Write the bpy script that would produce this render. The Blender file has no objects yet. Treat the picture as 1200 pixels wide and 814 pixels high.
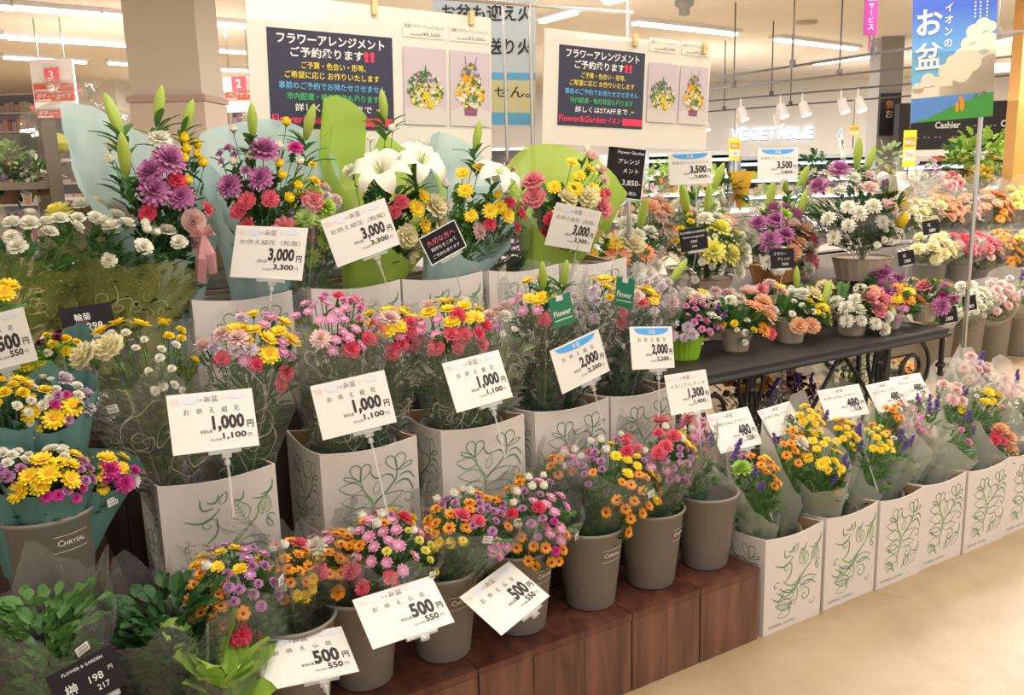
import bpy, math, random
from mathutils import Vector, Matrix
rnd = random.Random(7)
C = bpy.context.scene.collection
SC = bpy.context.scene
R = math.radians
PI = math.pi
V = Vector

# ------------------------------------------------------------------ camera
# world axes: x runs along the flower display, y runs into it, z is up
FPX, PITCH, ROLL, HCAM, HEAD = 1060.0, R(11.6), R(1.6), 1.55, R(31.6)
cxr = V((math.cos(HEAD), -math.sin(HEAD), 0)); cfw = V((math.sin(HEAD), math.cos(HEAD), 0)); cup = V((0, 0, 1))
fwd = cfw * math.cos(PITCH) - cup * math.sin(PITCH)
upv = cfw * math.sin(PITCH) + cup * math.cos(PITCH)
rx_ = cxr * math.cos(ROLL) - upv * math.sin(ROLL)
ux_ = cxr * math.sin(ROLL) + upv * math.cos(ROLL)
cam = bpy.data.cameras.new('camera'); camo = bpy.data.objects.new('camera', cam); C.objects.link(camo)
cam.sensor_width = 36; cam.lens = FPX / 1200 * 36; cam.clip_end = 100; cam.clip_start = .05
M = Matrix((rx_, ux_, -fwd)).transposed().to_4x4(); M.translation = V((0, 0, HCAM)); camo.matrix_world = M
SC.camera = camo

# ------------------------------------------------------------------ world, lamps, exposure
w = bpy.data.worlds.new('world'); SC.world = w; w.use_nodes = True
w.node_tree.nodes['Background'].inputs[0].default_value = (1, .93, .86, 1)
w.node_tree.nodes['Background'].inputs[1].default_value = 1.0
SC.view_settings.view_transform = 'Standard'; SC.view_settings.look = 'None'
SC.view_settings.gamma = 1; SC.view_settings.exposure = .18
SC.cycles.transparent_max_bounces = 24
SC.cycles.max_bounces = 6; SC.cycles.glossy_bounces = 2; SC.cycles.transmission_bounces = 4; SC.cycles.diffuse_bounces = 3
SC.cycles.caustics_reflective = False; SC.cycles.caustics_refractive = False

def area(name, loc, sx, sy, power, rotz=0, col=(1, .945, .88)):
    l = bpy.data.lights.new(name, 'AREA'); l.shape = 'RECTANGLE'; l.size = sx; l.size_y = sy; l.energy = power; l.color = col
    o = bpy.data.objects.new(name, l); C.objects.link(o); o.location = loc; o.rotation_euler = (0, 0, rotz); return o
ZC = 3.0
for i, (ax, ay, p) in enumerate([(.6, .6, 30), (3.0, .4, 27), (1.2, 2.0, 30), (3.4, 2.6, 34), (6.2, .6, 45), (6.4, 3.6, 55), (2.2, 4.6, 45), (5.0, 6.5, 70), (-2.0, 3.5, 50), (9.5, 4.5, 90), (9, 10, 120), (2, 10, 120), (14, 8, 120), (-4, 8, 120), (-3, 14, 120), (13, 10, 45), (9.5, 12, 50), (16.5, 8, 60), (4, 14.5, 70)]):
    area('ceiling_lamp_light', (ax, ay, ZC - .12), 1.6, .5, p * (1.5 if ay > 6 or ax > 6 else .72), R(-20))
    u = area('ceiling_fill_uplight', (ax, ay, ZC - 1.0), 2.6, 1.6, p * (.17 if ay > 6 or ax > 6 else .28), R(-20)); u.rotation_euler.x = PI   # added soft fill facing up to brighten the ceiling, not a fixture

# ------------------------------------------------------------------ helpers
def ray(px, py):
    u = (px - 600) / FPX; v = -(py - 407) / FPX
    return rx_ * u + ux_ * v + fwd
def WT(px, py, t):            # point seen at a pixel on the plane y = t
    d = ray(px, py); k = t / d.y; return V((d.x * k, t, HCAM + d.z * k))
def WZ(px, py, z):
    d = ray(px, py); k = (z - HCAM) / d.z; return V((d.x * k, d.y * k, z))
def WD(px, py, D):            # at a distance D straight ahead of the camera's heading
    d = ray(px, py); k = D / d.dot(cfw); return V((0, 0, HCAM)) + d * k
def scale_at(p):              # metres per pixel
    return (p - V((0, 0, HCAM))).dot(fwd) / FPX

MATS = {}
def mat(name, col, rough=.6, trans=0, sheen=0, emit=0, metal=0, spec=.4, noise=0, nscale=20, bump=0, translucent=0, coat=0):
    if name in MATS: return MATS[name]
    m = bpy.data.materials.new(name); m.use_nodes = True; nt = m.node_tree; N = nt.nodes; L = nt.links
    b = N['Principled BSDF']; out = N['Material Output']
    b.inputs['Base Color'].default_value = (*col, 1); b.inputs['Roughness'].default_value = rough
    b.inputs['Metallic'].default_value = metal; b.inputs['Specular IOR Level'].default_value = spec
    b.inputs['Coat Weight'].default_value = coat
    if emit:
        b.inputs['Emission Color'].default_value = (*col, 1); b.inputs['Emission Strength'].default_value = emit
    if noise or bump:
        tc = N.new('ShaderNodeTexCoord'); nz = N.new('ShaderNodeTexNoise'); nz.inputs['Scale'].default_value = nscale; nz.inputs['Detail'].default_value = 4
        L.new(tc.outputs['Object'], nz.inputs['Vector'])
        if noise:
            mx = N.new('ShaderNodeMix'); mx.data_type = 'RGBA'
            mx.inputs[6].default_value = tuple(c * (1 - noise) for c in col) + (1,); mx.inputs[7].default_value = tuple(min(1, c * (1 + noise)) for c in col) + (1,)
            L.new(nz.outputs['Fac'], mx.inputs[0]); L.new(mx.outputs[2], b.inputs['Base Color'])
        if bump:
            bp = N.new('ShaderNodeBump'); bp.inputs['Strength'].default_value = bump; L.new(nz.outputs['Fac'], bp.inputs['Height']); L.new(bp.outputs[0], b.inputs['Normal'])
    sh = b.outputs[0]
    if translucent:
        t = N.new('ShaderNodeBsdfTranslucent'); t.inputs[0].default_value = (*col, 1)
        ms = N.new('ShaderNodeMixShader'); ms.inputs[0].default_value = translucent; L.new(sh, ms.inputs[1]); L.new(t.outputs[0], ms.inputs[2]); sh = ms.outputs[0]
    if trans:
        t = N.new('ShaderNodeBsdfTransparent'); ms = N.new('ShaderNodeMixShader'); ms.inputs[0].default_value = trans
        L.new(sh, ms.inputs[1]); L.new(t.outputs[0], ms.inputs[2]); sh = ms.outputs[0]
    L.new(sh, out.inputs[0]); MATS[name] = m; return m

def film(name, tint=(1, 1, 1), body=.08, gloss=.16, rough=.12, bump=.5, nscale=14, graded=None):
    """thin clear film: mostly see-through, a little milky, with wrinkled gloss"""
    if name in MATS: return MATS[name]
    m = bpy.data.materials.new(name); m.use_nodes = True; nt = m.node_tree; N = nt.nodes; L = nt.links; N.clear()
    out = N.new('ShaderNodeOutputMaterial'); tc = N.new('ShaderNodeTexCoord'); nz = N.new('ShaderNodeTexNoise')
    nz.inputs['Scale'].default_value = nscale; nz.inputs['Detail'].default_value = 3; nz.inputs['Distortion'].default_value = 1.2
    L.new(tc.outputs['Object'], nz.inputs['Vector'])
    bp = N.new('ShaderNodeBump'); bp.inputs['Strength'].default_value = bump; bp.inputs['Distance'].default_value = .02; L.new(nz.outputs['Fac'], bp.inputs['Height'])
    tr = N.new('ShaderNodeBsdfTransparent'); tr.inputs[0].default_value = (.97, .97, .97, 1)
    gl = N.new('ShaderNodeBsdfGlossy'); gl.inputs['Roughness'].default_value = rough; L.new(bp.outputs[0], gl.inputs['Normal'])
    df = N.new('ShaderNodeBsdfDiffuse'); df.inputs[0].default_value = (*tint, 1)
    tl = N.new('ShaderNodeBsdfTranslucent'); tl.inputs[0].default_value = (*tint, 1)
    m0 = N.new('ShaderNodeMixShader'); m0.inputs[0].default_value = .5; L.new(df.outputs[0], m0.inputs[1]); L.new(tl.outputs[0], m0.inputs[2])
    m1 = N.new('ShaderNodeMixShader'); m1.inputs[0].default_value = body; L.new(tr.outputs[0], m1.inputs[1]); L.new(m0.outputs[0], m1.inputs[2])
    fr = N.new('ShaderNodeFresnel'); fr.inputs[0].default_value = 1.4; L.new(bp.outputs[0], fr.inputs['Normal'])
    mm = N.new('ShaderNodeMath'); mm.operation = 'MULTIPLY_ADD'; L.new(fr.outputs[0], mm.inputs[0]); mm.inputs[1].default_value = gloss * 3; mm.inputs[2].default_value = gloss * .15
    m2 = N.new('ShaderNodeMixShader'); L.new(mm.outputs[0], m2.inputs[0]); L.new(m1.outputs[0], m2.inputs[1]); L.new(gl.outputs[0], m2.inputs[2])
    if graded:      # film printed denser towards the foot
        sz = N.new('ShaderNodeSeparateXYZ'); mr = N.new('ShaderNodeMapRange'); L.new(tc.outputs['Object'], sz.inputs[0]); L.new(sz.outputs['Z'], mr.inputs[0])
        mr.inputs[1].default_value, mr.inputs[2].default_value, mr.inputs[3].default_value, mr.inputs[4].default_value = graded; L.new(mr.outputs[0], m1.inputs[0])
    L.new(m2.outputs[0], out.inputs[0]); MATS[name] = m; return m

def wood(name, c1, c2, rough=.5):
    m = bpy.data.materials.new(name); m.use_nodes = True; nt = m.node_tree; N = nt.nodes; L = nt.links; b = N['Principled BSDF']
    tc = N.new('ShaderNodeTexCoord'); mp = N.new('ShaderNodeMapping'); mp.inputs['Scale'].default_value = (14, 14, 1.6)
    nz = N.new('ShaderNodeTexNoise'); nz.inputs['Scale'].default_value = 1.6; nz.inputs['Detail'].default_value = 8; nz.inputs['Distortion'].default_value = .5
    rp = N.new('ShaderNodeValToRGB'); rp.color_ramp.elements[0].color = (*c1, 1); rp.color_ramp.elements[1].color = (*c2, 1); rp.color_ramp.elements[0].position = .34; rp.color_ramp.elements[1].position = .68
    L.new(tc.outputs['Object'], mp.inputs[0]); L.new(mp.outputs[0], nz.inputs[0]); L.new(nz.outputs[0], rp.inputs[0]); L.new(rp.outputs[0], b.inputs[0])
    bp = N.new('ShaderNodeBump'); bp.inputs[0].default_value = .25; L.new(nz.outputs[0], bp.inputs['Height']); L.new(bp.outputs[0], b.inputs['Normal'])
    b.inputs['Roughness'].default_value = rough; return m

class MB:
    def __init__(s): s.v = []; s.f = []; s.m = []
    def add(s, vs, fs, mi=0, mx=None):
        n = len(s.v)
        s.v += [tuple(mx @ V(p)) for p in vs] if mx is not None else [tuple(p) for p in vs]
        s.f += [tuple(i + n for i in f) for f in fs]; s.m += [mi] * len(fs); return s
    def box(s, c, d, mi=0, mx=None, bev=0):
        x, y, z = c; a, b, e = d[0] / 2, d[1] / 2, d[2] / 2
        vs = [(x + i * a, y + j * b, z + k * e) for i in (-1, 1) for j in (-1, 1) for k in (-1, 1)]
        return s.add(vs, [(0, 1, 3, 2), (4, 6, 7, 5), (0, 4, 5, 1), (2, 3, 7, 6), (0, 2, 6, 4), (1, 5, 7, 3)], mi, mx)
    def tube(s, pts, r, n=6, mi=0, cap=True):
        pts = [V(p) for p in pts]; rs = r if isinstance(r, (list, tuple)) else [r] * len(pts); vs = []; fs = []
        prev = None
        for i, p in enumerate(pts):
            d = (pts[min(i + 1, len(pts) - 1)] - pts[max(i - 1, 0)]).normalized()
            if prev is None: a = d.orthogonal().normalized()
            else:
                a = prev - d * prev.dot(d)
                a = a.normalized() if a.length > 1e-5 else d.orthogonal().normalized()
            prev = a; b = d.cross(a)
            for k in range(n): q = 2 * PI * k / n; vs.append(p + (a * math.cos(q) + b * math.sin(q)) * rs[i])
        for i in range(len(pts) - 1):
            for k in range(n): k2 = (k + 1) % n; fs.append((i * n + k, i * n + k2, (i + 1) * n + k2, (i + 1) * n + k))
        if cap: fs.append(tuple(range(n))[::-1]); fs.append(tuple((len(pts) - 1) * n + k for k in range(n)))
        return s.add(vs, fs, mi)
    def lathe(s, prof, n=32, mi=0, mx=None, c=(0, 0, 0), ribs=0):
        vs = []; fs = []
        for r, z in prof:
            for k in range(n):
                q = 2 * PI * k / n; rr = r * (1 + (ribs if k % 2 else -ribs)); vs.append((c[0] + rr * math.cos(q), c[1] + rr * math.sin(q), c[2] + z))
        for i in range(len(prof) - 1):
            for k in range(n): k2 = (k + 1) % n; fs.append((i * n + k, i * n + k2, (i + 1) * n + k2, (i + 1) * n + k))
        return s.add(vs, fs, mi, mx)
    def disc(s, c, r, n=12, mi=0, mx=None):
        return s.add([(c[0] + r * math.cos(2 * PI * k / n), c[1], c[2] + r * math.sin(2 * PI * k / n)) for k in range(n)], [tuple(range(n))], mi, mx)
    def mesh(s, name, mats, smooth=False):
        me = bpy.data.meshes.new(name); me.from_pydata(s.v, [], s.f); ms = mats if isinstance(mats, (list, tuple)) else [mats]
        for m in ms: me.materials.append(m)
        if len(ms) > 1: me.polygons.foreach_set('material_index', s.m)
        if smooth: me.polygons.foreach_set('use_smooth', [True] * len(s.f))
        me.update(); return me

def obj(name, data, parent=None, loc=(0, 0, 0), rot=None, kind=None):
    o = bpy.data.objects.new(name, data); C.objects.link(o); o.location = loc
    if rot: o.rotation_euler = rot
    if parent: o.parent = parent
    if kind: o['kind'] = kind
    return o
def part(name, mb, m, parent, smooth=False, kind=None, loc=(0, 0, 0)):
    return obj(name, mb.mesh(name, m, smooth), parent, loc, None, kind)
def thing(name, label, cat, loc=(0, 0, 0), group=None, rot=None, data=None):
    o = obj(name, data, None, loc, rot); o['label'] = label; o['category'] = cat
    if group: o['group'] = group
    return o
def struct(name, mb, m, smooth=False, loc=(0, 0, 0), rot=None):
    return obj(name, mb.mesh(name, m, smooth), None, loc, rot, 'structure')

_tc = {}
def textgeo(s, bold=0.0):
    k = (s, bold)
    if k not in _tc:
        c = bpy.data.curves.new('t', 'FONT'); c.body = s; c.offset = bold; c.resolution_u = 2
        o = bpy.data.objects.new('t', c); me = bpy.data.meshes.new_from_object(o); bpy.data.objects.remove(o)
        vs = [v.co.copy() for v in me.vertices]; fs = [tuple(p.vertices) for p in me.polygons]
        bpy.data.meshes.remove(me); bpy.data.curves.remove(c)
        x0 = min(v.x for v in vs); x1 = max(v.x for v in vs); y0 = min(v.y for v in vs); y1 = max(v.y for v in vs)
        _tc[k] = ([V((v.x - x0, v.y - y0, 0)) for v in vs], fs, x1 - x0, y1 - y0)
    return _tc[k]
def addtext(mb, s, x, z, h, wid=None, align='l', mi=0, y=-.001, bold=.01, mx=None, fmap=None):
    """lettering on the local xz plane (front = -y); h = height of the glyph box"""
    vs, fs, tw, th = textgeo(s, bold); sy = h / th; sx = (wid / tw) if wid else sy; W = tw * sx
    if align == 'r': x -= W
    elif align == 'c': x -= W / 2
    pts = [V((x + v.x * sx, y, z + v.y * sy)) for v in vs]
    if fmap: pts = [fmap(p) for p in pts]
    mb.add(pts, fs, mi, mx)

# ------------------------------------------------------------------ materials
white = mat('white_card', (.78, .75, .70), .5); ink = mat('black_ink', (.035, .03, .03), .6); grey_ink = mat('grey_ink', (.2, .19, .2), .6)
blue_ink = mat('blue_ink', (.08, .38, .85), .5); pale_blue = mat('pale_blue_ink', (.68, .71, .77), .5); pink_ink = mat('pink_ink', (.80, .66, .64), .5)
carton_m = mat('white_carton', (.70, .635, .585), .75, noise=.04, nscale=8); carton_in = mat('brown_carton', (.42, .27, .15), .8)
green_ink = mat('green_ink', (.13, .27, .15), .7); green_ink2 = mat('light_green_ink', (.24, .40, .17), .7)
bucket_m = mat('taupe_plastic', (.25, .225, .195), .42, noise=.05, nscale=30); bucket_in = mat('dark_taupe_plastic', (.13, .12, .11), .5)
letter_m = mat('pale_lettering', (.75, .66, .58), .6)
crate_m = wood('red_brown_wood', (.095, .04, .027), (.20, .088, .055), .42)
crate_top = wood('dark_red_brown_wood', (.075, .025, .018), (.16, .058, .036), .35)
dark_wood = wood('dark_brown_wood', (.03, .017, .012), (.07, .035, .022), .5)
clear = film('clear_film', body=.085, gloss=.13, rough=.10); clear2 = film('crisp_clear_film', body=.035, gloss=.12, rough=.06, bump=.9, nscale=9)
frost = film('milky_film', tint=(1, .96, .88), body=.32, gloss=.05, rough=.3, bump=.2)
scroll_m = mat('white_print', (.85, .85, .72), .5, trans=.55); gold_m = mat('pale_gold_print', (.75, .68, .36), .5, trans=.35)
yel_film = film('yellow_green_film', tint=(.74, .72, .20), body=.26, gloss=.08, rough=.2, graded=(.12, .34, .66, .08))
clearplastic = mat('clear_plastic', (.80, .79, .76), .15, trans=.68, spec=.8)
aqua = mat('aqua_paper', (.55, .74, .72), .6, trans=.16, translucent=.35); lime = mat('lime_paper', (.48, .68, .10), .6, trans=.10, translucent=.35)
teal = mat('dark_teal_paper', (.10, .22, .20), .6, trans=.03, translucent=.15)
seam_m = mat('film_seam', (.9, .9, .85), .3, trans=.8)
chalk = mat('chalkboard', (.022, .019, .022), .85, spec=.15); chalkw = mat('chalk_white', (.7, .7, .68), .7)
iron = mat('dark_iron', (.035, .032, .032), .45, metal=.3, noise=.2, nscale=60, bump=.2)
steel = mat('brushed_steel', (.6, .58, .55), .25, metal=1)
stem_m = mat('green_stem', (.10, .22, .05), .6)
LEAF = {'dark': mat('dark_leaf', (.035, .11, .03), .5, translucent=.15, noise=.4, nscale=12), 'mid': mat('mid_leaf', (.09, .22, .05), .5, translucent=.2, noise=.35, nscale=12),
        'lime': mat('lime_leaf', (.34, .55, .08), .45, translucent=.25, noise=.2, nscale=12), 'olive': mat('olive_leaf', (.17, .22, .07), .6, translucent=.2, noise=.3, nscale=12),
        'pale': mat('pale_leaf', (.36, .46, .22), .5, translucent=.2, noise=.25, nscale=12)}
COL = {'yellow': (.90, .66, .015), 'orange': (.90, .36, .02), 'pink': (.76, .30, .50), 'lilac': (.56, .26, .47), 'magenta': (.68, .05, .34), 'white': (.86, .83, .70),
       'cream': (.84, .76, .46), 'red': (.80, .09, .17), 'coral': (.86, .17, .24), 'rose': (.85, .30, .34), 'salmon': (.90, .33, .14), 'peach': (.88, .52, .32), 'green': (.42, .62, .08),
       'purple': (.16, .08, .38), 'maroon': (.18, .01, .05), 'lemon': (.86, .80, .16), 'blush': (.86, .62, .58), 'violet': (.50, .17, .37), 'budgreen': (.45, .58, .10), 'pale': (.72, .60, .66)}
PM = {k: mat(k + '_petal', v, .55, translucent=.22, noise=.10, nscale=90) for k, v in COL.items()}

# ------------------------------------------------------------------ flower meshes (unit radius, facing +z)
def petal(mb, n, r0, ln, wd, el, z0, mi, ph=0, jl=.08, tip=.55, curl=0):
    for k in range(n):
        a = 2 * PI * k / n + ph + rnd.uniform(-.1, .1); l = ln * (1 + rnd.uniform(-jl, jl)); e = el + rnd.uniform(-.08, .08)
        ca, sa = math.cos(a), math.sin(a)
        def P(d, s, lift=0):
            rr = r0 + d * math.cos(e); zz = z0 + d * math.sin(e) + lift
            return (rr * ca - s * sa, rr * sa + s * ca, zz)
        w_ = wd / 2
        mb.add([P(0, 0), P(l * .55, -w_, .04), P(l * .55, w_, .04), P(l, -w_ * tip, curl), P(l, w_ * tip, curl)], [(0, 1, 2), (1, 3, 4, 2)], mi)
def dome(mb, r, h, z, mi, n=8):
    mb.lathe([(r, z), (r * .75, z + h * .7), (r * .05, z + h)], n, mi)
def calyx(mb, r, mi): mb.lathe([(.06, -.55), (.12, -.35), (r, -.05)], 6, mi)
FM = {}
def flower_mesh(kind, col):
    if (kind, col) in FM: return FM[kind, col]
    mb = MB(); c2 = {'orange': 'maroon', 'pink': 'blush', 'lilac': 'pale', 'white': 'lemon', 'yellow': 'orange', 'magenta': 'lilac', 'lemon': 'green'}.get(col, 'lemon')
    mats = [PM[col], PM[c2], stem_m]
    if kind == 'mum':
        mb.add([], []); petal(mb, 13, .12, .88, .40, .12, 0, 0); petal(mb, 11, .10, .72, .36, .45, .06, 0, .2); dome(mb, .30, .16, .10, 1); calyx(mb, .3, 2)
    elif kind == 'pom':
        for n, l, e, z in ((14, .95, -.1, 0), (13, .9, .3, .05), (11, .75, .7, .12), (9, .58, 1.05, .2), (6, .42, 1.35, .28)): petal(mb, n, .08, l, .34, e, z, 0, rnd.random())
        calyx(mb, .3, 2)
    elif kind == 'button':
        for n, r, l, e, z in ((11, .1, .8, .25, .05), (10, .08, .72, .62, .14), (8, .05, .58, .98, .22), (5, 0, .45, 1.35, .3)): petal(mb, n, r, l, .42, e, z, 0, rnd.random(), tip=.8)
        calyx(mb, .3, 2)
    elif kind == 'bud':
        for n, r, l, e, z, wd, cu in ((7, .42, 1.0, 1.25, 0, .62, .12), (6, .30, 1.15, 1.42, .1, .55, .1), (4, .14, 1.15, 1.5, .2, .4, .05)): petal(mb, n, r, l, wd, e, z, 0, rnd.random(), cu, .6)
        mb.lathe([(.05, -.2), (.5, 0), (.78, .35), (.72, .7), (.4, 1.0), (.05, 1.15)], 9, 0); calyx(mb, .45, 2)
    elif kind == 'carn':
        for q, (n, l, e, z) in enumerate(((10, .98, .1, 0), (9, .85, .45, .1), (8, .7, .8, .2), (6, .5, 1.15, .3), (4, .32, 1.4, .34))):
            for k in range(n):
                a = 2 * PI * k / n + q * .37; ca, sa = math.cos(a), math.sin(a); l2 = l * rnd.uniform(.88, 1.08)
                def P(d, s, lf): rr = .05 + d * math.cos(e); return (rr * ca - s * sa, rr * sa + s * ca, z + d * math.sin(e) + lf)
                w_ = l * .42
                mb.add([P(0, 0, 0), P(l2 * .6, -w_ * .8, .08), P(l2 * .6, w_ * .8, -.06), P(l2, -w_, -.06), P(l2 * 1.06, -w_ * .35, .12), P(l2, w_ * .3, -.08), P(l2 * 1.04, w_, .12)], [(0, 1, 2), (1, 3, 4, 5), (1, 5, 6, 2)], 0)
        mb.lathe([(.08, -.9), (.16, -.7), (.2, -.2), (.3, 0)], 6, 2)
    elif kind == 'gerb':
        petal(mb, 20, .2, .8, .24, .05, 0, 0); petal(mb, 18, .18, .62, .2, .25, .05, 0, .15); petal(mb, 14, .12, .3, .12, .6, .08, 0, .15); dome(mb, .24, .1, .08, 1, 10); calyx(mb, .3, 2)
    elif kind == 'lily':
        mats = [PM['white'], PM['budgreen'], stem_m]
        for k in range(6):
            a = 2 * PI * k / 6; ca, sa = math.cos(a), math.sin(a); wd = .36 if k % 2 else .27; pts = []
            for i, (d, z, ww) in enumerate(((.05, -.1, .3), (.25, .25, .75), (.55, .42, 1), (.82, .36, .9), (1.0, .14, .55), (1.06, -.06, .08))):
                for s_ in (-1, 0, 1): s = s_ * wd * ww; pts.append(((d) * ca - s * sa, d * sa + s * ca, z + (.05 if s_ else 0) + (.02 * k % 2)))
            mb.add(pts, [(i * 3 + j, i * 3 + j + 1, i * 3 + j + 4, i * 3 + j + 3) for i in range(5) for j in (0, 1)], 0)
            mb.tube([(.03 * ca, .03 * sa, 0), (.12 * ca, .12 * sa, .35), (.22 * ca, .22 * sa, .6)], .012, 4, 1)
        mb.tube([(0, 0, 0), (0, 0, .65)], .025, 5, 1)
    elif kind == 'lilybud':
        mats = [PM['budgreen'], PM['lemon'], stem_m]
        vs = []; n = 9; prof = [(.04, -.15), (.17, 0), (.26, .45), (.30, .95), (.26, 1.45), (.15, 1.85), (.03, 2.05)]
        for r, z in prof:
            for k in range(n): q = 2 * PI * k / n; rr = r * (1.12 if k % 3 == 0 else .92); vs.append((rr * math.cos(q), rr * math.sin(q), z))
        mb.add(vs, [(i * n + k, i * n + (k + 1) % n, (i + 1) * n + (k + 1) % n, (i + 1) * n + k) for i in range(6) for k in range(n)], 0)
        for k in range(3): mb.f and None
    elif kind == 'rose':
        for q, (n, rr, h) in enumerate(((5, .95, .45), (5, .75, .7), (4, .52, .85), (3, .28, .92))):
            for k in range(n):
                a0 = 2 * PI * k / n + q * .7; span = 2 * PI / n * .72; vs = []
                for i in range(5):
                    a = a0 - span + 2 * span * i / 4
                    for r2, z in ((rr * .35, 0), (rr * .85, h * .55), (rr * (1.06 - .04 * q), h * (1 - .12 * abs(i - 2)))): vs.append((r2 * math.cos(a), r2 * math.sin(a), z))
                mb.add(vs, [(i * 3 + j, i * 3 + 3 + j, i * 3 + 4 + j, i * 3 + 1 + j) for i in range(4) for j in (0, 1)], 0)
        calyx(mb, .4, 2)
    elif kind == 'ball':
        mb.lathe([(.05, -1), (.5, -.86), (.86, -.5), (1, 0), (.86, .5), (.5, .86), (.05, 1)], 12, 0, ribs=.04)
    elif kind == 'spike':
        for i in range(16):
            a = rnd.random() * 6.28; z = i / 16 * 2 - .2; r = .34 * (1 - i / 22)
            mb.add([(r * math.cos(a) + dx * .26, r * math.sin(a) + dy * .26, z + dz * .22) for dx, dy, dz in ((1, 0, 0), (0, 1, 0), (-1, 0, 0), (0, -1, 0), (0, 0, 1), (0, 0, -1))], [(0, 1, 4), (1, 2, 4), (2, 3, 4), (3, 0, 4), (1, 0, 5), (2, 1, 5), (3, 2, 5), (0, 3, 5)], 0)
        mb.tube([(0, 0, -.8), (0, 0, 1.6)], .05, 4, 2)
    me = mb.mesh(kind + '_' + col, mats, kind in ('lily', 'lilybud', 'rose', 'ball')); FM[kind, col] = me; return me
# code -> kind, colour, radius in metres, part name
FC = {'y': ('mum', 'yellow', .0155, 'chrysanthemum'), 'o': ('mum', 'orange', .0150, 'chrysanthemum'), 'p': ('mum', 'pink', .0150, 'chrysanthemum'), 'v': ('mum', 'lilac', .0155, 'chrysanthemum'),
      'm': ('pom', 'magenta', .020, 'chrysanthemum'), 'w': ('bud', 'white', .0135, 'flower_bud'), 'W': ('pom', 'white', .024, 'chrysanthemum'), 'A': ('button', 'white', .024, 'chrysanthemum'), 'Y': ('mum', 'yellow', .023, 'chrysanthemum'),
      'r': ('carn', 'coral', .019, 'carnation'), 'R': ('carn', 'red', .019, 'carnation'), 'k': ('carn', 'rose', .030, 'carnation'), 's': ('gerb', 'salmon', .036, 'gerbera'), 'S': ('carn', 'peach', .028, 'carnation'),
      'c': ('carn', 'cream', .032, 'carnation'), 'L': ('lily', 'white', .070, 'lily'), 'l': ('lilybud', 'budgreen', .040, 'lily_bud'), 'b': ('ball', 'yellow', .026, 'ball_flower'), 'g': ('pom', 'green', .028, 'chrysanthemum'),
      't': ('spike', 'purple', .020, 'statice_spray'), 'P': ('pom', 'violet', .034, 'chrysanthemum'), 'B': ('button', 'pink', .014, 'chrysanthemum'), 'z': ('button', 'lemon', .012, 'chrysanthemum'),
      'f': ('pom', 'pale', .018, 'chrysanthemum'), 'q': ('button', 'magenta', .013, 'chrysanthemum'), 'e': ('rose', 'blush', .030, 'rose'), 'O': ('gerb', 'orange', .030, 'gerbera'), 'i': ('button', 'white', .012, 'chrysanthemum'),
      'x': ('button', 'lilac', .013, 'chrysanthemum'), 'a': ('bud', 'yellow', .014, 'tulip'), 'G': ('gerb', 'yellow', .034, 'gerbera'), 'K': ('pom', 'rose', .026, 'chrysanthemum'), 'd': ('button', 'yellow', .014, 'chrysanthemum'),
      'h': ('pom', 'blush', .026, 'chrysanthemum'), 'j': ('button', 'orange', .020, 'chrysanthemum'), 'n': ('button', 'maroon', .014, 'chrysanthemum'), 'Z': ('pom', 'lemon', .034, 'chrysanthemum')}

def leaf_geo(mb, p, d, side, ln, wd, mi=0, lobed=False, droop=.25):
    d = d.normalized(); s = d.cross(V((0, 0, 1)));
    if s.length < .05: s = V((1, 0, 0))
    s = (s.normalized() + side).normalized(); n = s.cross(d)
    if lobed:
        prof = [(0, .08), (.25, .35), (.35, .18), (.55, .5), (.65, .25), (.85, .3), (1, 0.02)]
    else: prof = [(0, .06), (.3, .42), (.6, .45), (.85, .22), (1, .01)]
    vs = []
    for u, q in prof:
        c = p + d * (u * ln) - V((0, 0, 1)) * (droop * ln * u * u); vs += [c - s * (wd * q) + n * (wd * .12), c, c + s * (wd * q) + n * (wd * .12)]
    mb.add(vs, [(i * 3 + j, i * 3 + j + 1, i * 3 + j + 4, i * 3 + j + 3) for i in range(len(prof) - 1) for j in (0, 1)], mi)

def cone_frame(ax):
    a = ax.normalized(); x = V((1, 0, 0)) - a * a.x; x.normalize(); y = a.cross(x); return x, y, a   # y points away (into the display)

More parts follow.
